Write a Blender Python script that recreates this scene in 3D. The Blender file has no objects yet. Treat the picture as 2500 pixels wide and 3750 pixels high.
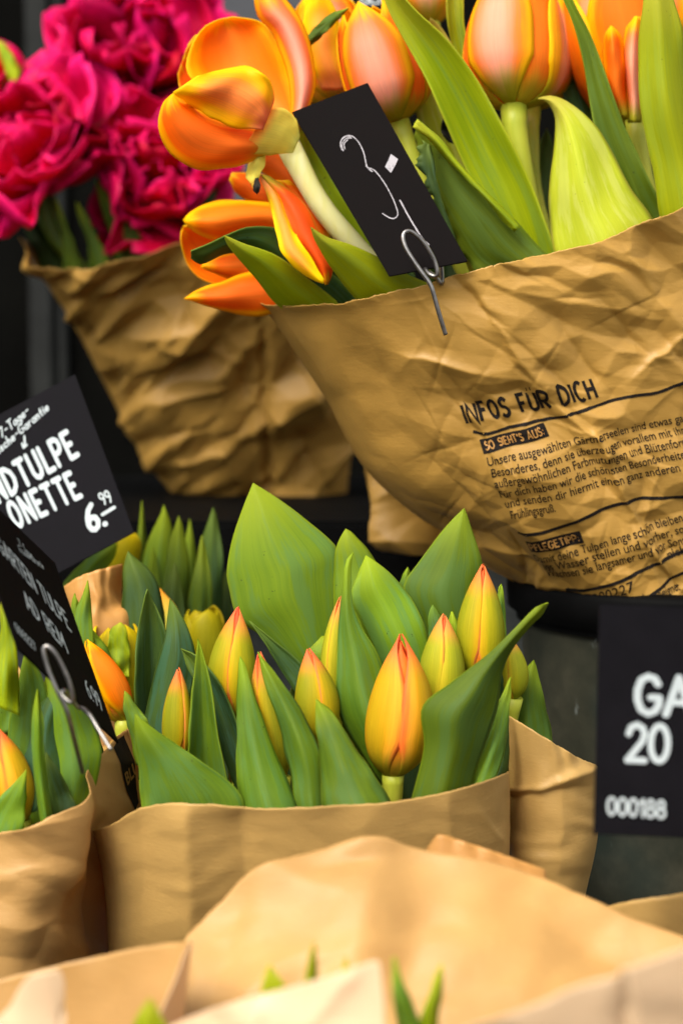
import bpy, bmesh, math, random
import numpy as np
from mathutils import Vector

# ------------------------------------------------------------------ camera, sky, sun, exposure
sc = bpy.context.scene
W, H = 2500.0, 3750.0            # size of the photograph in its own pixels
LENS, SENS = 58.0, 36.0
K = SENS / LENS / H              # metres per photo pixel at one metre
CAM = np.array([0.0, 0.0, 1.25])
PITCH = math.radians(5.0)
FWD = np.array([0, math.cos(PITCH), -math.sin(PITCH)])
UPV = np.array([0, math.sin(PITCH), math.cos(PITCH)])
RGT = np.array([1.0, 0, 0])

cam_d = bpy.data.cameras.new('camera'); cam = bpy.data.objects.new('camera', cam_d)
sc.collection.objects.link(cam); sc.camera = cam
cam.location = CAM; cam.rotation_euler = (math.pi / 2 - PITCH, 0, 0)
cam_d.sensor_fit = 'VERTICAL'; cam_d.sensor_height = SENS; cam_d.lens = LENS
cam_d.clip_start = 0.01; cam_d.clip_end = 100
cam_d.dof.use_dof = True; cam_d.dof.focus_distance = 0.87; cam_d.dof.aperture_fstop = 5.6
sc.render.resolution_x = 682; sc.render.resolution_y = 1024

SUN_EL, SUN_AZ = math.radians(52), math.radians(215)     # azimuth from +Y towards +X: behind the camera, to its left
wd = bpy.data.worlds.new('World'); sc.world = wd; wd.use_nodes = True
nt = wd.node_tree; nt.nodes.clear()
sky = nt.nodes.new('ShaderNodeTexSky'); sky.sky_type = 'NISHITA'; sky.sun_disc = False
sky.sun_elevation = SUN_EL; sky.sun_rotation = SUN_AZ; sky.air_density = 1.0; sky.dust_density = 4.0; sky.ozone_density = 0.6
hs = nt.nodes.new('ShaderNodeHueSaturation'); hs.inputs['Saturation'].default_value = 0.15     # overcast: the sky is nearly grey
bg = nt.nodes.new('ShaderNodeBackground'); bg.inputs[1].default_value = 0.11
wo = nt.nodes.new('ShaderNodeOutputWorld')
nt.links.new(sky.outputs[0], hs.inputs['Color']); nt.links.new(hs.outputs[0], bg.inputs[0]); nt.links.new(bg.outputs[0], wo.inputs[0])

sun_d = bpy.data.lights.new('sun', 'SUN'); sun = bpy.data.objects.new('sun', sun_d); sc.collection.objects.link(sun)
sun_d.energy = 1.35; sun_d.angle = math.radians(30); sun_d.color = (1.0, 0.90, 0.74)
sdir = Vector((math.sin(SUN_AZ) * math.cos(SUN_EL), math.cos(SUN_AZ) * math.cos(SUN_EL), math.sin(SUN_EL)))
sun.rotation_euler = sdir.to_track_quat('Z', 'Y').to_euler()
sun.location = (-2, -2, 5)

vs = sc.view_settings
sc.display_settings.display_device = 'sRGB'
vs.view_transform = 'Standard'; vs.look = 'None'; vs.gamma = 1; vs.exposure = 1.38; vs.use_curve_mapping = False
sc.render.engine = 'CYCLES'
sc.cycles.use_denoising = True
sc.cycles.max_bounces = 8; sc.cycles.diffuse_bounces = 4; sc.cycles.transmission_bounces = 4
sc.cycles.sample_clamp_indirect = 5

# ------------------------------------------------------------------ helpers
rng = np.random.default_rng(7)
C = sc.collection

def P(px, py, d):
    """A point of the place that lies d metres before the camera and shows at photo pixel (px, py)."""
    px, py, d = np.broadcast_arrays(np.asarray(px, float), np.asarray(py, float), np.asarray(d, float))
    x = (px - W / 2) * K * d; y = -(py - H / 2) * K * d
    return CAM + d[..., None] * FWD + x[..., None] * RGT + y[..., None] * UPV

def thing(name, label, cat, loc=(0, 0, 0), group=None):
    o = bpy.data.objects.new(name, None); C.objects.link(o)
    o.empty_display_size = 0.02
    o.location = [float(v) for v in loc]; tag(o, label, cat, group)
    return o

def tag(o, label, cat, group=None):
    o['label'] = label; o['category'] = cat
    if group: o['group'] = group
    return o

def obj(name, me, mat, parent=None, smooth=True):
    o = bpy.data.objects.new(name, me); C.objects.link(o)
    if mat is not None: me.materials.append(mat)
    if smooth:
        me.polygons.foreach_set('use_smooth', [True] * len(me.polygons))
    if parent is not None:
        root = parent
        off = Vector((0, 0, 0))
        while root is not None:
            off += root.location; root = root.parent
        o.parent = parent; o.location = -off
    return o

def mesh_from(V, F, name='m', UV=None):
    me = bpy.data.meshes.new(name)
    me.from_pydata([tuple(map(float, v)) for v in V], [], [tuple(f) for f in F])
    if UV is not None:
        uv = me.uv_layers.new(name='uv')
        idx = np.empty(len(me.loops), dtype=np.int32); me.loops.foreach_get('vertex_index', idx)
        uv.data.foreach_set('uv', np.asarray(UV, dtype=np.float32)[idx].ravel())
    me.update()
    return me

def grid_mesh(G, name='m', U=None, Vv=None):
    nv, nu = G.shape[:2]
    if U is None:
        U, Vv = np.meshgrid(np.linspace(0, 1, nu), np.linspace(0, 1, nv))
    i = np.arange(nv - 1)[:, None] * nu + np.arange(nu - 1)[None, :]
    F = np.stack([i, i + 1, i + nu + 1, i + nu], -1).reshape(-1, 4)
    me = bpy.data.meshes.new(name)
    me.vertices.add(nv * nu); me.vertices.foreach_set('co', G.reshape(-1, 3).astype(np.float32).ravel())
    me.loops.add(F.size); me.loops.foreach_set('vertex_index', F.ravel().astype(np.int32))
    me.polygons.add(len(F)); me.polygons.foreach_set('loop_start', (np.arange(len(F)) * 4).astype(np.int32))
    me.polygons.foreach_set('loop_total', np.full(len(F), 4, dtype=np.int32))
    me.update(calc_edges=True)
    uv = me.uv_layers.new(name='uv')
    UV = np.stack([U, Vv], -1).reshape(-1, 2)
    uv.data.foreach_set('uv', UV[F.ravel()].astype(np.float32).ravel())
    me.validate()
    return me

def solid(o, t):
    m = o.modifiers.new('thickness', 'SOLIDIFY'); m.thickness = t; m.offset = 0
    return o

def crom(pts, n, closed=False):
    """n points along a Catmull-Rom curve through pts, spaced by chord length."""
    p = np.asarray(pts, float)
    if len(p) == 2:
        t = np.linspace(0, 1, n)[:, None]; return p[0] * (1 - t) + p[1] * t
    q = np.vstack([2 * p[0] - p[1], p, 2 * p[-1] - p[-2]])
    out = []
    for k in range(len(p) - 1):
        a, b, c, d = q[k], q[k + 1], q[k + 2], q[k + 3]
        t = np.linspace(0, 1, 24, endpoint=False)[:, None]
        out.append(0.5 * (2 * b + (c - a) * t + (2 * a - 5 * b + 4 * c - d) * t ** 2 + (3 * b - a - 3 * c + d) * t ** 3))
    out = np.vstack(out + [p[-1:]])
    s = np.r_[0, np.cumsum(np.linalg.norm(np.diff(out, axis=0), axis=1))]
    u = np.linspace(0, s[-1], n)
    return np.stack([np.interp(u, s, out[:, k]) for k in range(p.shape[1])], -1)

def lerp_pts(pts, t):
    """Straight interpolation through pts at parameters t in 0..1 (by chord length)."""
    p = np.asarray(pts, float)
    s = np.r_[0, np.cumsum(np.linalg.norm(np.diff(p, axis=0), axis=1))]; s /= s[-1]
    return np.stack([np.interp(t, s, p[:, k]) for k in range(p.shape[1])], -1)

def vnoise(x, y, seed=0):
    x = np.asarray(x, float); y = np.asarray(y, float)
    xi = np.floor(x).astype(np.int64); yi = np.floor(y).astype(np.int64); fx = x - xi; fy = y - yi
    def hsh(a, b):
        h = (a * 374761393 + b * 668265263 + seed * 1442695041) & 0xFFFFFFFF
        h = ((h ^ (h >> 13)) * 1274126177) & 0xFFFFFFFF
        return ((h ^ (h >> 16)) & 0xFFFF) / 65535.0
    ux = fx * fx * (3 - 2 * fx); uy = fy * fy * (3 - 2 * fy)
    a = hsh(xi, yi); b = hsh(xi + 1, yi); c = hsh(xi, yi + 1); d = hsh(xi + 1, yi + 1)
    return (a * (1 - ux) + b * ux) * (1 - uy) + (c * (1 - ux) + d * ux) * uy

# ------------------------------------------------------------------ materials
class NT:
    def __init__(s, name):
        s.m = bpy.data.materials.new(name); s.m.use_nodes = True
        s.t = s.m.node_tree; s.t.nodes.clear()
        s.out = s.n('ShaderNodeOutputMaterial')
    def n(s, kind, **kw):
        nd = s.t.nodes.new(kind)
        for k, v in kw.items(): setattr(nd, k, v)
        return nd
    def l(s, a, b): s.t.links.new(a, b)
    def math(s, op, a, b=None, c=None, clamp=False):
        nd = s.n('ShaderNodeMath', operation=op); nd.use_clamp = clamp
        for i, v in enumerate((a, b, c)):
            if v is None: continue
            if hasattr(v, 'node'): s.l(v, nd.inputs[i])
            else: nd.inputs[i].default_value = v
        return nd.outputs[0]
    def noise(s, vec, scale, detail=3, rough=0.55):
        nd = s.n('ShaderNodeTexNoise'); nd.inputs['Scale'].default_value = scale
        nd.inputs['Detail'].default_value = detail; nd.inputs['Roughness'].default_value = rough
        if vec is not None: s.l(vec, nd.inputs['Vector'])
        return nd.outputs[0]
    def mapping(s, vec, scale=(1, 1, 1), rot=(0, 0, 0)):
        nd = s.n('ShaderNodeMapping'); nd.inputs['Scale'].default_value = scale; nd.inputs['Rotation'].default_value = rot
        s.l(vec, nd.inputs['Vector']); return nd.outputs[0]
    def ramp(s, fac, stops, interp='LINEAR'):
        nd = s.n('ShaderNodeValToRGB'); cr = nd.color_ramp; cr.interpolation = interp
        while len(cr.elements) < len(stops): cr.elements.new(0.5)
        for e, (p, c) in zip(cr.elements, stops):
            e.position = p; e.color = (*c, 1)
        s.l(fac, nd.inputs[0]); return nd.outputs[0]
    def mix(s, fac, a, b, mode='MIX'):
        nd = s.n('ShaderNodeMix', data_type='RGBA', blend_type=mode)
        for k, v in ((0, fac), (6, a), (7, b)):
            if hasattr(v, 'node'): s.l(v, nd.inputs[k])
            elif k == 0: nd.inputs[0].default_value = v
            else: nd.inputs[k].default_value = (*v, 1)
        return nd.outputs[2]
    def smooth(s, v, lo, hi):
        nd = s.n('ShaderNodeMapRange', interpolation_type='SMOOTHSTEP')
        s.l(v, nd.inputs[0]); nd.inputs[1].default_value = lo; nd.inputs[2].default_value = hi
        return nd.outputs[0]
    def bump(s, h, strength, dist):
        nd = s.n('ShaderNodeBump'); nd.inputs['Strength'].default_value = strength; nd.inputs['Distance'].default_value = dist
        s.l(h, nd.inputs['Height']); return nd.outputs[0]
    def finish(s, col, rough=0.5, spec=0.4, trans=0.0, tcol=None, bump=None, metal=0.0, sheen=0.0, coat=0.0):
        b = s.n('ShaderNodeBsdfPrincipled')
        def put(v, sock):
            if hasattr(v, 'node'): s.l(v, sock)
            elif isinstance(v, tuple): sock.default_value = (*v, 1)
            else: sock.default_value = v
        put(col, b.inputs['Base Color']); put(rough, b.inputs['Roughness']); put(spec, b.inputs['Specular IOR Level'])
        put(metal, b.inputs['Metallic']); put(sheen, b.inputs['Sheen Weight']); put(coat, b.inputs['Coat Weight'])
        if bump is not None: s.l(bump, b.inputs['Normal'])
        o = b.outputs[0]
        if trans:
            t = s.n('ShaderNodeBsdfTranslucent'); put(tcol if tcol is not None else col, t.inputs[0])
            if bump is not None: s.l(bump, t.inputs['Normal'])
            mx = s.n('ShaderNodeMixShader'); put(trans, mx.inputs[0]); s.l(o, mx.inputs[1]); s.l(t.outputs[0], mx.inputs[2]); o = mx.outputs[0]
        s.l(o, s.out.inputs[0]); return s.m

def uv_of(s):
    tc = s.n('ShaderNodeTexCoord'); sp = s.n('ShaderNodeSeparateXYZ'); s.l(tc.outputs['UV'], sp.inputs[0])
    oi = s.n('ShaderNodeObjectInfo')
    return tc, sp.outputs[0], sp.outputs[1], oi.outputs['Random']

def edge_of(s, u):          # 0 at the middle of a blade, 1 at its two edges
    return s.math('ABSOLUTE', s.math('SUBTRACT', s.math('MULTIPLY', u, 2.0), 1.0))

def leaf_mat(name, mid, dark, tip, bloom, bloom_amt, trans=0.3):
    s = NT(name); tc, u, v, rnd = uv_of(s)
    off = s.n('ShaderNodeCombineXYZ'); s.l(s.math('MULTIPLY', rnd, 37.0), off.inputs[0]); s.l(s.math('MULTIPLY', rnd, 91.0), off.inputs[1])
    va = s.n('ShaderNodeVectorMath', operation='ADD'); s.l(tc.outputs['UV'], va.inputs[0]); s.l(off.outputs[0], va.inputs[1])
    streak = s.noise(s.mapping(va.outputs[0], (42, 1.0, 1)), 1.0, 4, 0.6)      # veins that run along the blade
    fine = s.noise(s.mapping(va.outputs[0], (110, 1.5, 1)), 1.0, 2, 0.5)
    patch = s.noise(s.mapping(va.outputs[0], (6.0, 1.7, 1)), 1.0, 5, 0.65)
    c = s.ramp(s.math('ADD', s.math('MULTIPLY', streak, 0.45), s.math('MULTIPLY', s.noise(s.mapping(va.outputs[0], (2.2, 1.6, 1)), 1.0, 3, 0.6), 0.55)), [(0.33, dark), (0.62, mid)])
    c = s.mix(s.math('MULTIPLY', s.smooth(patch, 0.47, 0.58), bloom_amt), c, bloom)     # waxy bloom
    c = s.mix(s.math('MULTIPLY', s.smooth(v, 0.7, 1.0), 0.8), c, tip)
    e = edge_of(s, u)
    c = s.mix(s.math('MULTIPLY', s.smooth(e, 0.93, 1.0), 0.55), c, tip)
    hv = s.n('ShaderNodeHueSaturation'); s.l(c, hv.inputs['Color'])
    s.l(s.math('MULTIPLY_ADD', rnd, 0.018, 0.486), hv.inputs['Hue']); s.l(s.math('MULTIPLY_ADD', rnd, 0.4, 0.74), hv.inputs['Value'])
    c = hv.outputs[0]
    spots = s.noise(tc.outputs['Object'], 420, 2, 0.5)
    spot2 = s.noise(tc.outputs['Object'], 60, 2, 0.5)
    sp = s.math('MULTIPLY', s.smooth(spots, 0.7, 0.74), s.smooth(spot2, 0.56, 0.62))
    c = s.mix(s.math('MULTIPLY', sp, 0.7), c, (0.03, 0.04, 0.01))
    hgt = s.math('ADD', s.math('MULTIPLY', streak, 0.6), s.math('MULTIPLY', fine, 0.5))
    return s.finish(c, rough=s.math('MULTIPLY_ADD', patch, 0.3, 0.42), spec=0.2, trans=trans, bump=s.bump(hgt, 0.35, 0.0007))

def petal_mat(name, body, streak_c, rim, base_c, streak_amt=0.6, rim_from=0.62, tipc=None, trans=0.38, edge2=None):
    s = NT(name); tc, u, v, rnd = uv_of(s)
    off = s.n('ShaderNodeCombineXYZ'); s.l(s.math('MULTIPLY', rnd, 53.0), off.inputs[0]); s.l(s.math('MULTIPLY', rnd, 17.0), off.inputs[1])
    va = s.n('ShaderNodeVectorMath', operation='ADD'); s.l(tc.outputs['UV'], va.inputs[0]); s.l(off.outputs[0], va.inputs[1])
    fib = s.noise(s.mapping(va.outputs[0], (62, 1.2, 1)), 1.0, 4, 0.65)
    fib2 = s.noise(s.mapping(va.outputs[0], (7, 1.3, 1)), 1.0, 3, 0.55)
    e = edge_of(s, u)
    ew = s.math('ADD', e, s.math('MULTIPLY_ADD', fib2, 0.5, -0.25))
    # the central flame of the petal, broken up by the fibres
    flame = s.math('MULTIPLY', s.math('SUBTRACT', 1.0, s.smooth(s.math('ADD', ew, s.math('MULTIPLY_ADD', fib, 0.5, -0.25)), 0.12, 0.75)), s.math('SUBTRACT', 1.0, s.smooth(v, 0.62, 0.98)))
    c = s.mix(s.math('MULTIPLY', flame, streak_amt), body, streak_c)
    if edge2 is not None:
        c = s.mix(s.math('MULTIPLY', s.smooth(ew, rim_from - 0.25, rim_from + 0.05), 0.8), c, edge2)
    vr = s.math('MAXIMUM', e, s.math('MULTIPLY', s.smooth(v, 0.55, 1.0), 0.97))
    rw = s.math('ADD', vr, s.math('MULTIPLY_ADD', fib2, 0.62, -0.34))
    c = s.mix(s.smooth(rw, rim_from, 0.98), c, rim)
    if tipc is not None:
        c = s.mix(s.math('MULTIPLY', s.smooth(v, 0.68, 0.98), 0.9), c, tipc)
    vb = s.math('ADD', v, s.math('MULTIPLY_ADD', fib2, 0.16, -0.08))
    c = s.mix(s.math('SUBTRACT', 1.0, s.smooth(vb, 0.03, 0.24)), c, base_c)
    hv = s.n('ShaderNodeHueSaturation'); s.l(c, hv.inputs['Color'])
    s.l(s.math('MULTIPLY_ADD', rnd, 0.022, 0.490), hv.inputs['Hue']); s.l(s.math('MULTIPLY_ADD', fib, 0.62, 0.68), hv.inputs['Value'])
    c = hv.outputs[0]
    return s.finish(c, rough=0.45, spec=0.12, trans=trans, bump=s.bump(s.math('ADD', fib, s.math('MULTIPLY', fib2, 0.7)), 0.22, 0.0012), sheen=0.0)

def paper_mat(name, base, trans=0.16, fade=0.0):
    s = NT(name); tc = s.n('ShaderNodeTexCoord'); ob = tc.outputs['Object']
    big = s.noise(ob, 9, 4, 0.6); fib = s.noise(s.mapping(ob, (1, 1, 2.6)), 260, 3, 0.65); mott = s.noise(ob, 55, 4, 0.65)
    rib = s.noise(s.mapping(ob, (3, 3, 900)), 1.0, 1, 0.4)
    lo = tuple(c * 0.80 for c in base); hi = tuple(min(1, c * 1.10) for c in base)
    c = s.ramp(big, [(0.3, lo), (0.7, hi)])
    c = s.mix(s.math('MULTIPLY', s.smooth(mott, 0.5, 0.75), 0.22), c, tuple(x * 0.68 for x in base))
    c = s.mix(s.math('MULTIPLY', s.smooth(fib, 0.58, 0.75), 0.25), c, tuple(min(1, x * 1.35) for x in base))
    h = s.math('ADD', s.math('MULTIPLY', mott, 0.8), s.math('ADD', s.math('MULTIPLY', fib, 0.35), s.math('MULTIPLY', rib, 0.12)))
    return s.finish(c, rough=0.46, spec=0.38, trans=trans, tcol=tuple(min(1, x * k) for x, k in zip(base, (1.1, 0.95, 0.7))), bump=s.bump(h, 0.35, 0.0012))

M = {}
M['leaf_cool'] = leaf_mat('tulip leaf green', (0.108, 0.180, 0.005), (0.056, 0.115, 0.007), (0.25, 0.34, 0.008), (0.075, 0.160, 0.028), 0.7, 0.26)
M['leaf_wide'] = leaf_mat('tulip leaf light', (0.185, 0.305, 0.010), (0.115, 0.225, 0.012), (0.32, 0.41, 0.008), (0.12, 0.255, 0.050), 0.7)
M['leaf_lime'] = leaf_mat('tulip leaf lime', (0.46, 0.55, 0.004), (0.25, 0.38, 0.004), (0.54, 0.56, 0.03), (0.24, 0.40, 0.05), 0.5, 0.4)
M['leaf_pale'] = leaf_mat('tulip leaf yellowed', (0.52, 0.56, 0.03), (0.40, 0.47, 0.015), (0.45, 0.36, 0.05), (0.60, 0.63, 0.14), 0.5, 0.35)
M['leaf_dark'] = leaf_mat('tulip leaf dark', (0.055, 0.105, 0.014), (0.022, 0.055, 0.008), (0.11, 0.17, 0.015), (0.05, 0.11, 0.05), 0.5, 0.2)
M['leaf_olive'] = leaf_mat('tulip leaf olive', (0.14, 0.20, 0.006), (0.06, 0.105, 0.005), (0.20, 0.28, 0.012), (0.10, 0.18, 0.03), 0.5, 0.25)
M['leaf_bright'] = leaf_mat('tulip leaf bright', (0.47, 0.55, 0.004), (0.32, 0.42, 0.004), (0.58, 0.60, 0.04), (0.36, 0.50, 0.03), 0.5, 0.4)
M['leaf_blue'] = leaf_mat('tulip leaf bluish', (0.06, 0.13, 0.02), (0.03, 0.08, 0.018), (0.15, 0.24, 0.015), (0.055, 0.14, 0.07), 0.85, 0.25)

OR, YE, SA, RE = (0.90, 0.215, 0.004), (0.95, 0.56, 0.004), (0.90, 0.30, 0.15), (0.82, 0.105, 0.006)
M['pet_in'] = petal_mat('petal orange inside', (1.0, 0.215, 0.0005), (0.98, 0.30, 0.03), (1.0, 0.58, 0.001), (0.62, 0.54, 0.03), 0.55, 0.58, None, 0.42)
M['pet_out'] = petal_mat('petal salmon outside', (0.96, 0.23, 0.022), (0.96, 0.42, 0.28), (0.99, 0.56, 0.002), (0.48, 0.44, 0.02), 0.95, 0.52)
M['pet_red'] = petal_mat('petal deep orange', (0.90, 0.13, 0.003), (0.86, 0.13, 0.025), (0.92, 0.48, 0.005), (0.55, 0.42, 0.03), 0.6, 0.80)
M['pet_yel'] = petal_mat('petal yellow fold', (0.98, 0.48, 0.003), (0.96, 0.34, 0.09), (0.98, 0.66, 0.002), (0.90, 0.28, 0.09), 0.75, 0.42, None, 0.42)
M['pet_base'] = petal_mat('petal yellow base', (0.93, 0.80, 0.12), (0.86, 0.80, 0.14), (0.95, 0.62, 0.06), (0.82, 0.80, 0.18), 0.6, 0.95, (0.97, 0.36, 0.03))
M['bud'] = petal_mat('bud petal yellow green', (0.44, 0.34, 0.006), (0.27, 0.275, 0.010), (0.90, 0.24, 0.05), (0.26, 0.28, 0.010), 0.95, 0.86, (0.90, 0.16, 0.06), 0.22, (0.70, 0.37, 0.010))
M['bud_green'] = petal_mat('bud petal green', (0.40, 0.36, 0.012), (0.28, 0.30, 0.014), (0.78, 0.32, 0.04), (0.28, 0.31, 0.012), 0.8, 0.86, (0.82, 0.20, 0.07), 0.22, (0.62, 0.46, 0.02))
M['bud_ripe'] = petal_mat('bud petal ripe', (0.76, 0.36, 0.006), (0.44, 0.32, 0.010), (0.95, 0.17, 0.03), (0.36, 0.32, 0.012), 0.75, 0.66, (0.93, 0.16, 0.05), 0.25, (0.92, 0.44, 0.03))
M['bud_in'] = petal_mat('bud inner petal', (0.90, 0.20, 0.01), (0.80, 0.22, 0.02), (0.93, 0.13, 0.02), (0.5, 0.35, 0.02), 0.5, 0.7, (0.93, 0.12, 0.03), 0.25)
M['yel'] = petal_mat('petal yellow', (0.56, 0.41, 0.004), (0.40, 0.34, 0.006), (0.72, 0.50, 0.006), (0.35, 0.34, 0.012), 0.6, 0.7, None, 0.3)
M['yel_dull'] = petal_mat('petal dull yellow', (0.34, 0.28, 0.004), (0.24, 0.23, 0.005), (0.44, 0.34, 0.005), (0.2, 0.2, 0.01), 0.6, 0.7, None, 0.3)
M['mag'] = petal_mat('petal magenta', (0.68, 0.002, 0.058), (0.50, 0.001, 0.022), (0.86, 0.010, 0.17), (0.30, 0.10, 0.03), 0.7, 0.55, None, 0.34)
M['mag2'] = petal_mat('petal crimson', (0.44, 0.001, 0.018), (0.32, 0.001, 0.008), (0.60, 0.003, 0.07), (0.30, 0.05, 0.02), 0.7, 0.6, None, 0.34)

def stem_mat(name, a, b):
    s = NT(name); tc = s.n('ShaderNodeTexCoord')
    f = s.noise(s.mapping(tc.outputs['Object'], (1, 1, 0.15)), 160, 3, 0.6); g = s.noise(tc.outputs['Object'], 14, 2)
    c = s.mix(s.smooth(g, 0.35, 0.65), s.ramp(f, [(0.35, a), (0.65, b)]), b)
    return s.finish(c, rough=0.42, spec=0.35, trans=0.15, bump=s.bump(f, 0.15, 0.0008))
M['stem_pale'] = stem_mat('stem pale', (0.82, 0.79, 0.24), (0.88, 0.85, 0.42))
M['stem'] = stem_mat('stem green', (0.38, 0.45, 0.025), (0.52, 0.54, 0.05))
M['stem_dark'] = stem_mat('stem dark', (0.07, 0.13, 0.012), (0.11, 0.19, 0.02))

KRAFT = (0.47, 0.262, 0.052)
M['paper'] = paper_mat('kraft paper', KRAFT)
M['paper_lit'] = paper_mat('kraft paper lit', (0.56, 0.325, 0.105), 0.28)  # same kraft, with the brighter light on near wraps put into the colour
M['paper_m'] = paper_mat('kraft paper smooth', (0.56, 0.345, 0.105), 0.22)
M['paper_overlit'] = paper_mat('kraft paper overlit', (0.78, 0.58, 0.36), 0.3)  # strong light on the nearest front sheets, painted into the kraft colour
M['paper_o'] = paper_mat('kraft paper orange', (0.58, 0.29, 0.075), 0.25)

def plain(name, col, rough=0.6, spec=0.3, metal=0.0, var=0.15, scale=40, bumpd=0.0006):
    s = NT(name); tc = s.n('ShaderNodeTexCoord')
    n1 = s.noise(tc.outputs['Object'], scale, 4, 0.6)
    c = s.ramp(n1, [(0.3, tuple(max(0, x * (1 - var)) for x in col)), (0.7, tuple(min(1, x * (1 + var)) for x in col))])
    return s.finish(c, rough=s.math('MULTIPLY_ADD', n1, 0.2, rough - 0.1), spec=spec, metal=metal, bump=s.bump(n1, 0.2, bumpd))
M['card'] = plain('black card', (0.0042, 0.0030, 0.0030), 0.7, 0.04, 0, 0.2, 90)
M['card2'] = plain('charcoal card', (0.0055, 0.0050, 0.0064), 0.7, 0.05, 0, 0.15, 90)
M['white'] = plain('white print', (0.42, 0.47, 0.48), 0.6, 0.1, 0, 0.05, 60)
M['ink'] = plain('black ink', (0.012, 0.009, 0.007), 0.7, 0.1, 0, 0.25, 300)
M['wire'] = plain('steel wire', (0.26, 0.245, 0.23), 0.34, 0.5, 1.0, 0.25, 220, 0.0003)
M['plastic'] = plain('black plastic', (0.0025, 0.0025, 0.0025), 0.6, 0.03, 0, 0.3, 30)
M['dark_wall'] = plain('dark shop front', (0.0025, 0.0025, 0.002), 0.7, 0.02, 0, 0.4, 6)
M['frame'] = plain('grey frame', (0.016, 0.017, 0.016), 0.6, 0.1, 0, 0.25, 20)
M['pane'] = plain('grey panel', (0.06, 0.063, 0.07), 0.5, 0.15, 0, 0.2, 5)
M['concrete'] = plain('grey stone', (0.13, 0.14, 0.13), 0.75, 0.25, 0, 0.45, 22, 0.002)
M['withered'] = plain('withered black', (0.015, 0.012, 0.008), 0.7, 0.2, 0, 0.4, 200)
M['ground'] = plain('pavement', (0.16, 0.155, 0.145), 0.8, 0.2, 0, 0.25, 14, 0.002)

def chalk():
    s = NT('chalk'); tc = s.n('ShaderNodeTexCoord')
    n1 = s.noise(tc.outputs['Object'], 900, 3, 0.7); n2 = s.noise(tc.outputs['Object'], 120, 3, 0.6)
    a = s.smooth(s.math('ADD', n1, s.math('MULTIPLY', n2, 0.6)), 0.55, 0.85)
    return s.finish(s.mix(a, (0.12, 0.11, 0.115), (0.36, 0.34, 0.36)), rough=0.9, spec=0.1)
M['chalk'] = chalk()

def zinc():
    s = NT('patinated zinc'); tc = s.n('ShaderNodeTexCoord'); ob = tc.outputs['Object']
    a = s.noise(ob, 16, 5, 0.65); b = s.noise(s.mapping(ob, (1, 1, 0.35)), 90, 4, 0.7); g = s.noise(ob, 7, 3)
    c = s.ramp(a, [(0.32, (0.012, 0.015, 0.011)), (0.55, (0.036, 0.036, 0.024)), (0.78, (0.075, 0.068, 0.046))])
    c = s.mix(s.math('MULTIPLY', s.smooth(g, 0.5, 0.7), 0.5), c, (0.018, 0.045, 0.045))
    c = s.mix(s.math('MULTIPLY', s.smooth(b, 0.64, 0.72), 0.7), c, (0.16, 0.18, 0.17))
    return s.finish(c, rough=0.5, spec=0.15, metal=0.1, bump=s.bump(b, 0.3, 0.001))
M['zinc'] = zinc()

# ------------------------------------------------------------------ builders: blades, stems, flowers
def unit(a, b):
    v = np.array(a, float) - np.array(b, float); return v / (np.linalg.norm(v) + 1e-9)

def blade(name, L, R, d0, d1, cup=0.006, mat='leaf_cool', parent=None, nu=13, nv=30, dl=0.0, dr=0.0, thick=0.0007, wav=2.2, jag=0.0, pw=1.7, sag=0.0, ext=0):
    """A leaf or petal between its two edges (base to tip). cup > 0: the middle stands towards the viewer."""
    if ext:
        L = [np.array(L[0], float) + ext * unit(L[0], L[1]) + .15 * (np.array(R[0], float) - np.array(L[0], float))] + list(L)
        R = [np.array(R[0], float) + ext * unit(R[0], R[1]) - .15 * (np.array(R[0], float) - np.array(L[1], float))] + list(R)
    Lp = crom(L, nv); Rp = crom(R, nv)
    t = np.linspace(0, 1, nv)[:, None]; u = np.linspace(0, 1, nu)[None, :]
    px = Lp[:, :1] * (1 - u) + Rp[:, :1] * u; py = Lp[:, 1:2] * (1 - u) + Rp[:, 1:2] * u
    wid = np.linalg.norm(Rp - Lp, axis=1)[:, None]; wf = np.clip(wid / (wid.max() + 1e-6), 0, 1) ** 0.8
    prof = 1 - np.abs(2 * u - 1) ** pw
    sd = int(abs(L[0][0] * 3 + R[-1][1] * 7 + L[-1][0])) % 9973
    d = d0 + (d1 - d0) * t - cup * prof * wf + dl * (1 - u) + dr * u - sag * np.sin(np.pi * t)
    d = d + wav * 0.0022 * wf * (vnoise(u * 2.2 + sd, t * 4.0 + sd, 3) - 0.5) + wav * 0.0035 * wf * (np.abs(2 * u - 1) ** 2) * (vnoise(t * 5 + u * 0, u * 3 + sd, 5) - 0.5)
    e = np.abs(2 * u - 1) ** 6
    j = (vnoise(t * 9 + sd, u * 1.5, 11) - 0.5) * 4 * wav + ((vnoise(t * 17 + sd, u * 1.5, 13) - 0.5) + .6 * (vnoise(t * 41 + sd, u * 1.5, 17) - .5)) * jag * (u < .5)
    dirx = (Rp - Lp) / (wid + 1e-6)
    px = px + dirx[:, :1] * j * e * np.sign(u - 0.5); py = py + dirx[:, 1:2] * j * e * np.sign(u - 0.5)
    G = P(px, py, d)
    o = obj(name, grid_mesh(G, name), M[mat], parent)
    return solid(o, thick)

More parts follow.
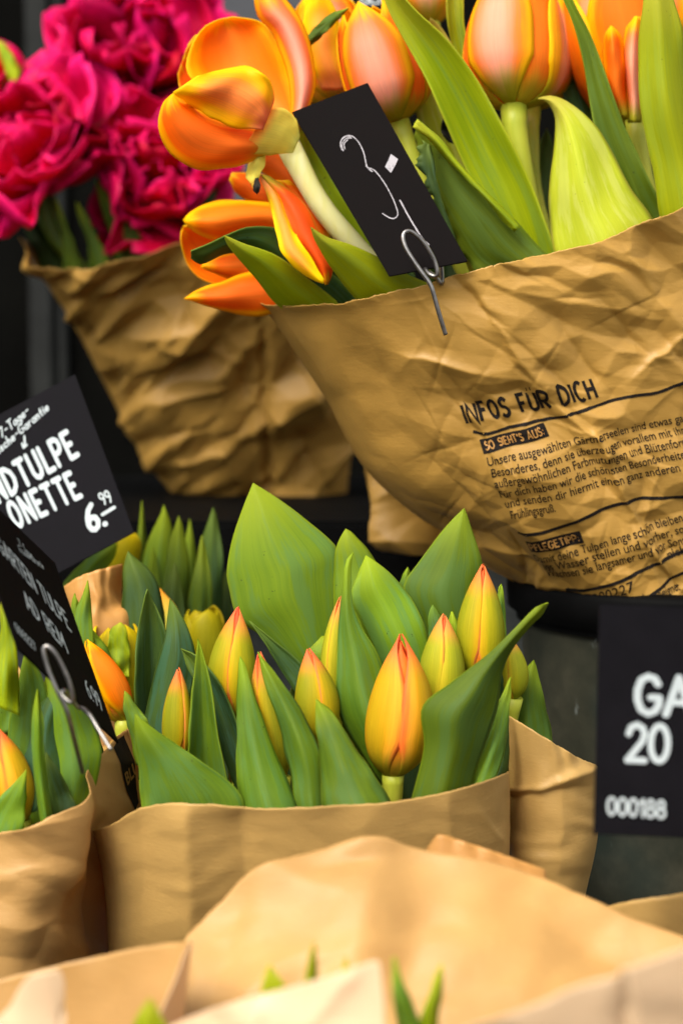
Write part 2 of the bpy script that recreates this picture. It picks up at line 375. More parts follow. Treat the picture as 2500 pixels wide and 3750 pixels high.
def tube(pts, rad, ns=10, name='tube'):
    """A round bar swept along 3D points; rad is one radius or one for each point."""
    p = np.asarray(pts, float); n = len(p); rad = np.broadcast_to(np.asarray(rad, float), (n,))
    T = np.gradient(p, axis=0); T /= np.linalg.norm(T, axis=1)[:, None]
    ref = np.array([0, -1.0, 0.1]); V = []
    a = np.cross(T[0], ref); a /= np.linalg.norm(a)
    for k in range(n):
        a = a - T[k] * np.dot(a, T[k]); a /= np.linalg.norm(a); b = np.cross(T[k], a)
        th = np.linspace(0, 2 * np.pi, ns, endpoint=False)
        V.append(p[k] + rad[k] * (np.cos(th)[:, None] * a + np.sin(th)[:, None] * b))
    V = np.vstack(V); F = []
    for k in range(n - 1):
        for q in range(ns):
            F.append((k * ns + q, k * ns + (q + 1) % ns, (k + 1) * ns + (q + 1) % ns, (k + 1) * ns + q))
    F.append(tuple(range(ns))[::-1]); F.append(tuple((n - 1) * ns + q for q in range(ns)))
    return mesh_from(V, F, name)

def stem(pts, wpx, mat, parent, n=22):
    """A stem through (px, py, d) points, wpx photo pixels thick."""
    q = crom(pts, n); p3 = P(q[:, 0], q[:, 1], q[:, 2])
    r = 0.5 * wpx * K * q[:, 2] * (1.0 + 0.06 * np.sin(np.linspace(0, 7, n))); r[0] *= 1.3; r[1] *= 1.2; r[2] *= 1.15; r[3] *= 1.06
    return obj('stem', tube(p3, r, 12, 'stem'), M[mat], parent)

BUD = [(0, .20), (.05, .50), (.13, .76), (.25, .94), (.38, 1), (.52, .95), (.66, .80), (.8, .55), (.92, .26), (1, .05)]
CUPF = [(0, .15), (.05, .50), (.13, .77), (.28, .96), (.43, 1), (.62, .97), (.8, .87), (.92, .74), (1, .60)]
def tulip_head(parent, tip, base, wpx, d, mats, prof=BUD, az0=60, amax=66, tilt=0.0, tipd=0.0, taper=1.4, n=(15, 26), split=0.0, seed=0, lens=None, flat=1.0):
    """Six petals round an axis that runs from base to tip (photo pixels, both near depth d)."""
    rr = random.Random(seed + int(tip[0]))
    B = P(base[0], base[1], d); T = P(tip[0], tip[1], d + tipd); ax = T - B; Ln = np.linalg.norm(ax); ax /= Ln
    view = CAM - B; view -= ax * np.dot(view, ax); view /= np.linalg.norm(view); side = np.cross(ax, view)
    rm = 0.5 * wpx * K * d; nu, nv = n
    s = np.linspace(0, 1, nv); ps, pr = zip(*prof); f = np.interp(s, ps, pr)
    k = np.ones(3) / 3; f2 = np.convolve(np.r_[f[0], f, f[-1]], k, 'valid'); f = np.r_[f[0], f2[1:-1], f[-1]]
    bend = rr.uniform(-.03, .03); tw = rr.uniform(-.15, .15); f = f * (1 + rr.uniform(-.12, .12) * (s - .4))
    u = np.linspace(-1, 1, nu)
    for ring, (cnt, sh, mt) in enumerate(((3, 0.90, mats[1]), (3, 1.0, mats[0]))):
        for k in range(cnt):
            az = math.radians(az0 + 120 * k + (60 if ring == 0 else 0) + rr.uniform(-5, 5))
            am = math.radians(amax * (1 + rr.uniform(-.05, .05)))
            wprof = np.clip(1 - np.clip((s - 0.5) / 0.5, 0, 1) ** taper * 0.999, 0.0, 1) * np.clip(0.55 + s * 1.6, 0, 1)
            hgt = Ln * (0.965 if ring == 0 else 1.0) * (1 + rr.uniform(-.02, .02)) * (1 if lens is None else lens[k])
            S, Uu = np.meshgrid(s, u, indexing='ij'); A = az + tw * S + Uu * am * wprof[:, None]
            r = rm * sh * f[:, None] * (1.0 - 0.07 * np.abs(Uu) ** 2.2 + split * S ** 2)
            r = r * (1 + 0.02 * (vnoise(Uu * 1.5 + k * 9 + seed, S * 3, 4) - .5) * 2)
            cosA = np.cos(A)[..., None]; sinA = np.sin(A)[..., None]
            G = B + ax * (S * hgt - 0.0 * Ln)[..., None] + r[..., None] * (cosA * view * flat + sinA * side) + side * (bend * Ln * np.sin(np.pi * S))[..., None]
            o = obj('petal', grid_mesh(G, 'petal'), M[mt], parent); solid(o, 0.0007)

def peony(parent, c, d, axdir, size, seed, mats, rings=((6, 78, .90), (6, 60, .92), (5, 44, .86), (5, 28, .74), (4, 12, .58))):
    """A double tulip: rings of broad ruffled petals round the axis axdir (in camera right, up, towards viewer)."""
    rr = random.Random(seed)
    B = P(c[0], c[1], d); ax = axdir[0] * RGT + axdir[1] * UPV - axdir[2] * FWD; ax /= np.linalg.norm(ax)
    a = np.cross(ax, np.array([.3, .5, .8])); a /= np.linalg.norm(a); b = np.cross(ax, a)
    R = size * K * d
    nu, nv = 11, 13
    s = np.linspace(0, 1, nv); u = np.linspace(-1, 1, nu)
    for ri, (cnt, op, sc_) in enumerate(rings):
        a0 = rr.uniform(0, 6.28)
        for k in range(cnt):
            az = a0 + 2 * math.pi * k / cnt + rr.uniform(-.5, .5)
            opn = math.radians(op + rr.uniform(-22, 22)); Bk = B + (a * rr.uniform(-1, 1) + b * rr.uniform(-1, 1)) * R * .16; Lp = R * sc_ * rr.uniform(.85, 1.15) * 1.05
            rad = math.cos(az) * a + math.sin(az) * b; tan = np.cross(ax, rad)
            beta = opn + math.radians(34) * (1 - s) ** 2 - math.radians(55) * s ** 2 * rr.uniform(.4, 1.0)
            dr_ = np.sin(beta); dz = np.cos(beta)
            rr_ = np.r_[0, np.cumsum((dr_[1:] + dr_[:-1]) / 2 * np.diff(s))] * Lp; zz = np.r_[0, np.cumsum((dz[1:] + dz[:-1]) / 2 * np.diff(s))] * Lp
            wv = np.sin(np.pi * np.clip(0.12 + 0.80 * s ** 0.85, 0, 1)) ** 0.6 * Lp * rr.uniform(.48, .62)
            S, Uu = np.meshgrid(s, u, indexing='ij')
            nz = (vnoise(Uu * 1.8 + seed + k * 5, S * 2.2 + ri * 3, 8) - .5)
            lift = (np.abs(Uu) ** 2) * wv[:, None] * 0.55 + nz * Lp * 0.42 * S + np.sin(Uu * 8 + k) * Lp * 0.06 * S ** 2
            top = (vnoise(Uu * 2.5 + k * 3, Uu * 0 + seed, 9) - .5) * Lp * 0.16 * S ** 3
            nrm = np.cos(beta)[:, None, None] * (-rad) + np.sin(beta)[:, None, None] * ax
            G = Bk + (rr_[:, None] + 0)[..., None] * rad + (zz[:, None] + top)[..., None] * ax + (Uu * wv[:, None])[..., None] * tan + lift[..., None] * nrm
            o = obj('petal', grid_mesh(G, 'petal'), M[mats[(k + ri) % len(mats)]], parent); solid(o, 0.0008)

# ------------------------------------------------------------------ builders: paper wraps
def crease_field(creases, noise=(), seed=0):
    """Height of a crumpled sheet (metres) over photo pixels. creases: (x0, y0, x1, y1, amp, width, skew)."""
    def f(x, y):
        h = np.zeros_like(x)
        for (x0, y0, x1, y1, amp, w, sk) in creases:
            dx, dy = x1 - x0, y1 - y0; ln = math.hypot(dx, dy); dx /= ln; dy /= ln
            a = (x - x0) * dx + (y - y0) * dy; b = -(x - x0) * dy + (y - y0) * dx
            b = b + 14 * (vnoise(a / 60 + x0, a * 0 + y0, 2) - .5)
            win = 1 / (1 + np.exp(-np.clip(a / 30, -30, 30))) / (1 + np.exp(np.clip((a - ln) / 30, -30, 30)))
            ww = np.where(b > 0, w * (1 + sk), w * (1 - sk))
            h = h + amp * win * np.exp(-np.sqrt((b / ww) ** 2 + 0.01))
        for (kind, sx, sy, ang, amp, *mask) in noise:
            ca, sa = math.cos(ang), math.sin(ang); X = (x * ca + y * sa) / sx; Y = (-x * sa + y * ca) / sy
            n1 = vnoise(X + 3.3 * vnoise(X * .6, Y * .6, seed + 5), Y + 2.1 * vnoise(X * .7 + 9, Y * .7, seed + 6), seed)
            if kind == 'facet':                              # flat facets that meet in straight creases, like crushed paper
                wx = X + 1.1 * (vnoise(X * .55 + 3, Y * .55, seed + 7) - .5); wy = Y + 1.1 * (vnoise(X * .55, Y * .55 + 8, seed + 8) - .5)
                xi = np.floor(wx); yi = np.floor(wy); fx = wx - xi; fy = wy - yi
                hh = lambda a, b: vnoise(xi + a, yi + b, seed + 21)
                up_ = fx + fy < 1
                tri = np.where(up_, hh(0, 0) * (1 - fx - fy) + hh(1, 0) * fx + hh(0, 1) * fy, hh(1, 1) * (fx + fy - 1) + hh(0, 1) * (1 - fx) + hh(1, 0) * (1 - fy))
                h = h + amp * (2 * tri - 1) * (1.0 if not mask else np.clip((x - mask[0]) / (mask[1] - mask[0]), .12, 1))
            elif kind == 'ridge': h = h + amp * (1 - np.abs(2 * n1 - 1) * 2)
            else: h = h + amp * (2 * n1 - 1)
        return h
    return f

def rand_creases(n, box, amp, length, width, seed, ang=None, spread=math.pi):
    r = random.Random(seed); out = []
    for _ in range(n):
        x = r.uniform(box[0], box[2]); y = r.uniform(box[1], box[3]); a = (r.uniform(0, math.pi) if ang is None else ang + r.uniform(-spread, spread))
        l = length * r.uniform(.5, 1.5); w = width * r.uniform(.6, 1.5)
        out.append((x, y, x + l * math.cos(a), y + l * math.sin(a), amp * r.choice((-1, 1)) * r.uniform(.4, 1.2), w, r.uniform(-.7, .7)))
    return out

class Sheet:
    """One sheet between four edge curves given in photo pixels, bulging towards the viewer (sgn=1) or away (sgn=-1)."""
    def __init__(s, top, bottom, left, right, d_top, d_bot, r_top, r_bot, sgn=1, field=None, res=(150, 150), flat=1.0, rimj=.3):
        s.T, s.B, s.L, s.R = [crom(c, 200) for c in (top, bottom, left, right)]
        s.dt, s.db, s.rt, s.rb, s.sgn, s.field, s.flat = d_top, d_bot, r_top, r_bot, sgn, field, flat
        nu, nv = res
        th = np.linspace(0, math.pi, nu)
        uu = 0.65 * (1 - np.cos(th)) / 2 + 0.35 * np.linspace(0, 1, nu)
        s.U, s.V = np.meshgrid(uu, np.linspace(0, 1, nv))
        X, Y = s.pix(s.U, s.V); sd_ = int(abs(top[0][0]) + abs(top[-1][1])); rim = np.exp(-s.V / .012)
        Y = Y + rim * ((vnoise(s.U * 90 + sd_, s.V * 0, 3) - .5) * 9 + (vnoise(s.U * 260 + sd_, s.V * 0, 4) - .5) * 6) * rimj
        G = P(X, Y, s.dep(s.U, s.V) + (vnoise(s.U * 11 + sd_, s.V * 0, 5) - .5) * .010 * rimj * np.exp(-s.V / .10) * np.clip(np.minimum(s.U, 1 - s.U) / .06, 0, 1))
        if field is not None:
            gu = np.gradient(G, axis=1); gv = np.gradient(G, axis=0)
            N = np.cross(gu, gv); N /= (np.linalg.norm(N, axis=-1, keepdims=True) + 1e-12)
            tow = CAM - G; sg = np.sign((N * tow).sum(-1, keepdims=True)); sg[sg == 0] = 1
            h = field(X, Y)
            edge = np.clip(np.minimum(s.U, 1 - s.U) / 0.03, 0.15, 1)
            G = G + N * sg * (h * edge)[..., None]
        s.G = G
    def cur(s, A, t):
        n = len(A) - 1; x = np.clip(t, 0, 1) * n; i = np.minimum(x.astype(int), n - 1); f = (x - i)[..., None]
        return A[i] * (1 - f) + A[i + 1] * f
    def pix(s, u, v):
        u = np.asarray(u, float); v = np.asarray(v, float); U = u[..., None]; V = v[..., None]
        q = (1 - V) * s.cur(s.T, u) + V * s.cur(s.B, u) + (1 - U) * s.cur(s.L, v) + U * s.cur(s.R, v) \
            - ((1 - U) * (1 - V) * s.T[0] + U * (1 - V) * s.T[-1] + (1 - U) * V * s.B[0] + U * V * s.B[-1])
        return q[..., 0], q[..., 1]
    def dep(s, u, v):
        return s.dt + (s.db - s.dt) * v - s.sgn * (s.rt + (s.rb - s.rt) * v) * (2 * np.sqrt(np.clip(u * (1 - u), 0, 1))) ** s.flat
    def build(s, name, mat, parent, thick=0.0004):
        o = obj(name, grid_mesh(s.G, name, s.U, s.V), M[mat], parent); return solid(o, thick)
    def locate(s, x, y):
        """Surface point and normal of the crumpled sheet for the places that a flat print puts at photo pixel (x, y)."""
        x = np.asarray(x, float); y = np.asarray(y, float)
        gu, gv = np.meshgrid(np.linspace(0.01, .99, 40), np.linspace(0.01, .99, 40)); gx, gy = s.pix(gu, gv)
        k = np.argmin((gx.ravel()[None] - x[:, None]) ** 2 + (gy.ravel()[None] - y[:, None]) ** 2, axis=1)
        u = gu.ravel()[k].copy(); v = gv.ravel()[k].copy(); e = 1e-3
        for _ in range(8):
            X, Y = s.pix(u, v); Xu, Yu = s.pix(u + e, v); Xv, Yv = s.pix(u, v + e)
            a, b, c, d = (Xu - X) / e, (Xv - X) / e, (Yu - Y) / e, (Yv - Y) / e; det = a * d - b * c; det = np.where(np.abs(det) < 1e-9, 1e-9, det)
            rx, ry = x - X, y - Y
            u = np.clip(u + np.clip((d * rx - b * ry) / det, -.1, .1), .002, .997); v = np.clip(v + np.clip((-c * rx + a * ry) / det, -.1, .1), .002, .997)
        nv, nu = s.U.shape
        fi = np.interp(u, s.U[0], np.arange(nu)); fj = v * (nv - 1)
        i = np.minimum(fi.astype(int), nu - 2); j = np.minimum(fj.astype(int), nv - 2); a = (fi - i)[:, None]; b = (fj - j)[:, None]
        G = s.G; p00, p10, p01, p11 = G[j, i], G[j, i + 1], G[j + 1, i], G[j + 1, i + 1]
        p = (p00 * (1 - a) + p10 * a) * (1 - b) + (p01 * (1 - a) + p11 * a) * b
        n = np.cross(p10 - p00 + p11 - p01, p01 - p00 + p11 - p10); n /= np.linalg.norm(n, axis=1)[:, None]
        sg = np.sign((n * (CAM - p)).sum(1, keepdims=True))
        return p, n * sg

def print_on(sheet, V2, F, name, mat, parent, lift=0.00055, cell=9.0):
    """Lay a flat figure (photo pixels) on the sheet: cut it into small cells so that it follows every crumple."""
    bm = bmesh.new(); vs_ = [bm.verts.new((float(a), float(b), 0)) for a, b in V2]
    for f in F:
        try: bm.faces.new([vs_[k] for k in f])
        except ValueError: pass
    lo = np.min(V2, axis=0); hi = np.max(V2, axis=0)
    for ax_ in (0, 1):
        for q in np.arange(lo[ax_] + cell, hi[ax_], cell):
            co = (q, 0, 0) if ax_ == 0 else (0, q, 0); no = (1, 0, 0) if ax_ == 0 else (0, 1, 0)
            bmesh.ops.bisect_plane(bm, geom=bm.verts[:] + bm.edges[:] + bm.faces[:], plane_co=co, plane_no=no, dist=1e-4)
    bmesh.ops.triangulate(bm, faces=bm.faces[:])
    co = np.array([v.co[:2] for v in bm.verts]); p, n = sheet.locate(co[:, 0], co[:, 1]); p = p + n * lift
    for v, q in zip(bm.verts, p): v.co = q
    me = bpy.data.meshes.new(name); bm.to_mesh(me); bm.free()
    return obj(name, me, M[mat], parent, smooth=False)

def font_mesh(text, bold=0.0):
    cu = bpy.data.curves.new('t', 'FONT'); cu.body = text; cu.size = 1.0; cu.offset = bold; cu.resolution_u = 3; cu.fill_mode = 'FRONT'
    o = bpy.data.objects.new('t', cu); C.objects.link(o)
    dg = bpy.context.evaluated_depsgraph_get(); me = bpy.data.meshes.new_from_object(o.evaluated_get(dg))
    V = np.array([v.co[:2] for v in me.vertices]); F = [tuple(p.vertices) for p in me.polygons]
    bpy.data.objects.remove(o); bpy.data.curves.remove(cu); bpy.data.meshes.remove(me)
    return V, F

def ell(cx, cy, rx, ry, n=16, a0=0, a1=360):
    t = np.radians(np.linspace(a0, a1, n + 1)); return [(cx + rx * math.cos(a), cy + ry * math.sin(a)) for a in t]
GL = {
 'A': (.60, [[(0, 0), (.30, 1), (.60, 0)], [(.13, .33), (.47, .33)]]),
 'B': (.52, [[(0, 0), (0, 1), (.32, 1), (.46, .9), (.46, .66), (.32, .54), (0, .54)], [(.32, .54), (.52, .42), (.52, .14), (.36, 0), (0, 0)]]),
 'D': (.55, [[(0, 0), (0, 1), (.22, .98), (.46, .78), (.54, .5), (.46, .2), (.22, .02), (0, 0)]]),
 'E': (.44, [[(.42, 1), (0, 1), (0, 0), (.44, 0)], [(0, .52), (.34, .52)]]),
 'G': (.54, [[(.50, .80), (.42, .95), (.26, 1), (.1, .9), (.01, .62), (.01, .36), (.1, .1), (.27, 0), (.44, .08), (.53, .26), (.53, .44), (.33, .44)]]),
 'L': (.40, [[(0, 1), (0, 0), (.40, 0)]]),
 'M': (.66, [[(0, 0), (.05, 1), (.33, .3), (.61, 1), (.66, 0)]]),
 'N': (.50, [[(0, 0), (0, 1), (.50, 0), (.50, 1)]]),
 'O': (.54, [ell(.27, .5, .27, .5)]), '0': (.50, [ell(.25, .5, .25, .5)]),
 'P': (.48, [[(0, 0), (0, 1), (.30, 1), (.45, .9), (.48, .73), (.42, .55), (.28, .46), (0, .46)]]),
 'R': (.50, [[(0, 0), (0, 1), (.30, 1), (.45, .9), (.48, .73), (.42, .55), (.28, .46), (0, .46)], [(.2, .46), (.50, 0)]]),
 'T': (.50, [[(0, 1), (.50, 1)], [(.25, 1), (.25, 0)]]),
 'U': (.50, [[(0, 1), (0, .25), (.08, .07), (.25, 0), (.42, .07), (.50, .25), (.50, 1)]]),
 '1': (.26, [[(0, .78), (.2, 1), (.2, 0)]]),
 '2': (.50, [[(.02, .74), (.08, .92), (.25, 1), (.42, .92), (.48, .74), (.42, .54), (0, 0), (.50, 0)]]),
 '6': (.48, [[(.40, 1), (.2, .85), (.06, .55), (.02, .28), (.1, .07), (.25, 0), (.40, .07), (.47, .27), (.40, .46), (.25, .52), (.10, .44), (.04, .32)]]),
 '7': (.48, [[(0, 1), (.48, 1), (.16, 0)]]),
 '8': (.48, [ell(.24, .76, .19, .24), ell(.24, .27, .24, .27)]),
 '9': (.46, [[(.44, .68), (.38, .54), (.23, .48), (.08, .55), (.01, .73), (.08, .93), (.23, 1), (.38, .93), (.45, .72), (.40, .35), (.28, 0)]]),
 '.': (.10, [[(.05, .03), (.06, .03)]]), '-': (.34, [[(.04, .42), (.30, .42)]]), ' ': (.30, []),
 'I': (.06, [[(.03, 0), (.03, 1)]]), 'H': (.5, [[(0, 0), (0, 1)], [(.5, 0), (.5, 1)], [(0, .5), (.5, .5)]]), 'C': (.5, [ell(.27, .5, .27, .5, 12, 50, 310)]), 'S': (.46, [[(.44, .84), (.24, 1), (.04, .86), (.1, .6), (.36, .45), (.44, .18), (.22, 0), (0, .12)]]),
 'Ü': (.50, [[(0, 1), (0, .25), (.08, .07), (.25, 0), (.42, .07), (.50, .25), (.50, 1)], [(.10, 1.24), (.16, 1.24)], [(.34, 1.24), (.40, 1.24)]]), ':': (.10, [[(.0, .08), (.1, .08)], [(.0, .58), (.1, .58)]]), "'": (.1, [[(.08, 1), (.04, .72)]]),
 'F': (.42, [[(.42, 1), (0, 1), (0, 0)], [(0, .52), (.34, .52)]]),
 'a': (.36, [ell(.17, .25, .17, .25), [(.35, .5), (.35, 0)]]), 'g': (.36, [ell(.17, .25, .17, .25), [(.35, .5), (.35, -.2), (.2, -.32), (.02, -.25)]]),
 'e': (.34, [[(0, .26), (.33, .26), (.30, .44), (.17, .5), (.04, .42), (0, .25), (.06, .05), (.2, 0), (.33, .07)]]),
 'r': (.24, [[(0, .5), (0, 0)], [(0, .3), (.1, .46), (.24, .5)]]), 'i': (.06, [[(.03, .5), (.03, 0)], [(.03, .72), (.035, .73)]]),
 's': (.28, [[(.27, .43), (.15, .5), (.03, .42), (.07, .29), (.22, .22), (.27, .1), (.14, 0), (0, .07)]]),
 'c': (.30, [[(.29, .42), (.17, .5), (.04, .42), (0, .25), (.05, .07), (.18, 0), (.30, .07)]]),
 'h': (.30, [[(0, 1), (0, 0)], [(0, .3), (.12, .48), (.26, .45), (.29, .3), (.29, 0)]]),
 'n': (.30, [[(0, .5), (0, 0)], [(0, .3), (.12, .48), (.26, .45), (.29, .3), (.29, 0)]]),
 't': (.26, [[(.12, .85), (.12, .08), (.22, 0)], [(0, .5), (.26, .5)]]),
}

CAPH = 0.70
def print_text(sheet, text, p0, p1, up, parent, bold=0.0, mat='ink', lift=0.00055, name='printed_text'):
    """Text along p0 to p1 (baseline, photo pixels); up: the vector from the baseline to the top of a capital."""
    V, F = font_mesh(text, bold); x0, x1 = V[:, 0].min(), V[:, 0].max()
    p0, p1, up = np.array(p0, float), np.array(p1, float), np.array(up, float)
    q = p0 + ((V[:, :1] - x0) / (x1 - x0)) * (p1 - p0) + (V[:, 1:2] / CAPH) * up
    return print_on(sheet, q, F, name, mat, parent, lift)

def print_pen(sheet, txt, p0, p1, up, w, mat, parent, name, gap=.2, lift=.0005):
    x = 0; ls = []
    for ch in txt:
        wd_, st = GL[ch]
        for g in st: ls.append(np.array([(x + a, b) for a, b in g]))
        x += wd_ + gap
    p0, p1, up = np.array(p0, float), np.array(p1, float), np.array(up, float); r = (p1 - p0) / (x - gap); me_all = bmesh.new()
    for k, g in enumerate(ls):
        if len(g) > 5: g = crom(g, 40)
        V, F = [], []; n = len(g)
        for j in range(n):                                   # mitred ribbon with round ends
            t0 = g[j] - g[j - 1] if j else g[1] - g[0]; t1 = g[j + 1] - g[j] if j < n - 1 else t0
            t0 = t0 / (np.linalg.norm(t0) + 1e-9); t1 = t1 / (np.linalg.norm(t1) + 1e-9); m_ = t0 + t1; m_ /= (np.linalg.norm(m_) + 1e-9)
            nn = np.array([-m_[1], m_[0]]); sc_ = min(2.2, 1 / max(.35, float(np.dot(nn, [-t0[1], t0[0]]))))
            V += [g[j] - nn * w / 2 * sc_, g[j] + nn * w / 2 * sc_]
        F = [(2 * j, 2 * j + 1, 2 * j + 3, 2 * j + 2) for j in range(n - 1)]
        V = np.array(V); q = p0 + V[:, :1] * r + V[:, 1:2] * up
        o = print_on(sheet, q, F, name, mat, parent, lift + .00002 * (k % 5)); me_all.from_mesh(o.data); me = o.data; bpy.data.objects.remove(o); bpy.data.meshes.remove(me)
    me = bpy.data.meshes.new(name); me_all.to_mesh(me); me_all.free()
    return obj(name, me, M[mat], parent, smooth=False)

def print_rule(sheet, pts, w, parent, mat='ink', name='printed_line', lift=0.0005):
    c = crom(pts, 30); t = np.gradient(c, axis=0); t /= np.linalg.norm(t, axis=1)[:, None]; n = np.stack([-t[:, 1], t[:, 0]], -1) * w / 2
    V = np.vstack([c - n, c + n]); m = len(c); F = [(k, k + 1, m + k + 1, m + k) for k in range(m - 1)]
    return print_on(sheet, V, F, name, mat, parent, lift)

# ------------------------------------------------------------------ builders: signs and clips
class Card:
    """A flat card through four photo pixels (top left, top right, bottom right, bottom left), with depth at three of them."""
    def __init__(s, tl, tr, br, bl, dtl, dtr, dbl, thick=0.0012):
        s.a = P(*tl, dtl); b = P(*tr, dtr); c = P(*bl, dbl); s.n = np.cross(b - s.a, c - s.a); s.n /= np.linalg.norm(s.n)
        if np.dot(s.n, CAM - s.a) < 0: s.n = -s.n
        s.q = [s.on(*p) for p in (tl, tr, br, bl)]; s.th = thick
    def on(s, x, y, lift=0.0):
        x = np.asarray(x, float); y = np.asarray(y, float); dirv = P(x, y, 1.0) - CAM
        t = ((s.a + s.n * lift - CAM) @ s.n) / (dirv @ s.n); return CAM + dirv * t[..., None]
    def build(s, mat, parent, name='card'):
        bm = bmesh.new(); q = s.q
        top = [bm.verts.new(p) for p in q]; bot = [bm.verts.new(p - s.n * s.th) for p in q]
        bm.faces.new(top); bm.faces.new(bot[::-1])
        for k in range(4): bm.faces.new((top[k], bot[k], bot[(k + 1) % 4], top[(k + 1) % 4]))
        bmesh.ops.recalc_face_normals(bm, faces=bm.faces[:])
        bmesh.ops.bevel(bm, geom=bm.edges[:], offset=0.0003, segments=2, affect='EDGES')
        me = bpy.data.meshes.new(name); bm.to_mesh(me); bm.free()
        return obj(name, me, M[mat], parent, smooth=False)
    def strokes(s, lines, w, mat, parent, name='lettering', wob=0.0):
        """Rounded pen strokes: lines of photo pixels, each w pixels wide (w may be a function of the place along the line)."""
        V, F = [], []; k = 0
        for ln in lines:
            ln = np.asarray(ln, float)
            for a, b in zip(ln[:-1], ln[1:]):
                t = b - a; L = np.linalg.norm(t)
                ang = math.atan2(t[1], t[0]) if L > 1e-9 else 0.0
                th = np.r_[np.linspace(ang + math.pi / 2, ang + 1.5 * math.pi, 7), np.linspace(ang - math.pi / 2, ang + math.pi / 2, 7)]
                c = np.vstack([np.repeat(a[None], 7, 0), np.repeat(b[None], 7, 0)]); q = c + np.stack([np.cos(th), np.sin(th)], -1) * w / 2
                V.append((q, 0.00025 + 0.000012 * (k % 40))); F.append(tuple(range(k * 14, k * 14 + 14))); k += 1
        VV = np.vstack([s.on(q[:, 0], q[:, 1], lf) for q, lf in V])
        return obj(name, mesh_from(VV, F, name), M[mat], parent, smooth=False)
    def text(s, txt, p0, p1, up, w, mat, parent, name='lettering', gap=.17):
        """Monoline text along the baseline p0 to p1; up is the vector of a capital's height; w the stroke in units of that height."""
        x = 0; ls = []
        for ch in txt:
            wd_, st = GL[ch]
            for g in st: ls.append([(x + a, b) for a, b in g])
            x += wd_ + gap
        tot = x - gap; p0, p1, up = np.array(p0, float), np.array(p1, float), np.array(up, float); r = (p1 - p0) / tot
        V, F = [], []; k = 0
        for g in ls:
            for a, b in zip(g[:-1], g[1:]):
                a = np.array(a); b = np.array(b); t = b - a; ang = math.atan2(t[1], t[0])
                th = np.r_[np.linspace(ang + math.pi / 2, ang + 1.5 * math.pi, 7), np.linspace(ang - math.pi / 2, ang + math.pi / 2, 7)]
                c = np.vstack([np.repeat(a[None], 7, 0), np.repeat(b[None], 7, 0)]) + np.stack([np.cos(th), np.sin(th)], -1) * w / 2
                q = p0 + c[:, :1] * r + c[:, 1:2] * up
                V.append(s.on(q[:, 0], q[:, 1], 0.00025 + 0.000012 * (k % 60))); F.append(tuple(range(k * 14, k * 14 + 14))); k += 1
        return obj(name, mesh_from(np.vstack(V), F, name), M[mat], parent, smooth=False)

def wire(pts, r, name, label, cat, n=120):
    q = crom(pts, n); p3 = P(q[:, 0], q[:, 1], q[:, 2]); o = obj(name, tube(p3, r, 12, name), M['wire']); return tag(o, label, cat)

def box(name, lo, hi, mat, kind='structure', bevel=0.003):
    bm = bmesh.new(); bmesh.ops.create_cube(bm, size=1.0)
    for v in bm.verts: v.co = [lo[k] + (v.co[k] + .5) * (hi[k] - lo[k]) for k in range(3)]
    bmesh.ops.bevel(bm, geom=bm.edges[:], offset=bevel, segments=2, affect='EDGES')
    me = bpy.data.meshes.new(name); bm.to_mesh(me); bm.free(); o = obj(name, me, M[mat], None, smooth=False)
    if kind: o['kind'] = kind
    return o

# ------------------------------------------------------------------ the setting
box('ground', (-3, -2.5, -0.05), (3, 4, 0.0), 'ground')
Yw = 2.3
box('back_wall', (-2.5, Yw, 0), (2.5, Yw + .1, 3.0), 'dark_wall')
def wall_x(px): return (px - W / 2) * K * (Yw / math.cos(PITCH))
for a, b, m_, t_ in ((135, 215, 'frame', .03), (225, 262, 'frame', .018), (640, 690, 'frame', .02), (700, 748, 'frame', .035)):
    f_ = box('shop_front_frame', (wall_x(a), Yw - t_, 0.0), (wall_x(b), Yw - .001, 2.6), m_)
box('shop_front_panel', (wall_x(775), Yw - .02, 1.2), (wall_x(1130), Yw - .001, 2.6), 'pane')
xa, xb = P(1740, 2040, 1.12)[0], P(2300, 2040, 1.12)[0]
box('stone_ledge', (xa, 1.105, 0.3), (xb, 1.14, P(1900, 2045, 1.10)[2]), 'concrete')
zs = P(600, 1875, 1.30)[2]
box('upper_shelf', (-1.0, 1.215, zs - .030), (1.0, 1.75, zs), 'plastic', bevel=.004)
zl = P(600, 2010, 1.17)[2]
box('shelf_rail', (-1.0, 1.195, zl - .045), (1.0, 1.213, zl), 'plastic', bevel=.004)
box('shelf_riser', (-1.0, 1.30, 0), (1.0, 1.33, zs - .031), 'concrete')
zb = P(1200, 4600, .85)[2]
box('lower_shelf', (-1.0, 0.28, zb - .03), (1.0, 1.28, zb), 'plastic', bevel=.004)

# ------------------------------------------------------------------ zinc bucket under the printed bouquet
cb = P(2490, 2125, 1.055)
def lathe(prof, n=72):
    V = []; F = []
    for r, z in prof:
        for k in range(n):
            a = 2 * math.pi * k / n; V.append((cb[0] + r * math.cos(a), cb[1] + r * math.sin(a), cb[2] + z))
    for j in range(len(prof) - 1):
        for k in range(n): F.append((j * n + k, j * n + (k + 1) % n, (j + 1) * n + (k + 1) % n, (j + 1) * n + k))
    return mesh_from(V, F, 'lathe')
bk = thing('zinc_bucket', 'dark patinated zinc bucket with black rim under the printed bouquet', 'bucket', (cb[0], cb[1], zb))
hb = cb[2] - zb
obj('body', lathe([(.1035, -.004), (.101, -.02), (.0995, -.05), (.096, -.12), (.088, -hb + .02), (.087, -hb + .001), (.07, -hb + .001)]), M['zinc'], bk)
obj('rim', lathe([(.095, -.02), (.096, .001), (.100, .004), (.1085, .003), (.1105, -.001), (.1100, -.016), (.1045, -.020), (.1040, -.024)]), M['plastic'], bk)
obj('inner_wall', lathe([(.0945, -.003), (.0925, -.05), (.088, -.2)]), M['plastic'], bk)

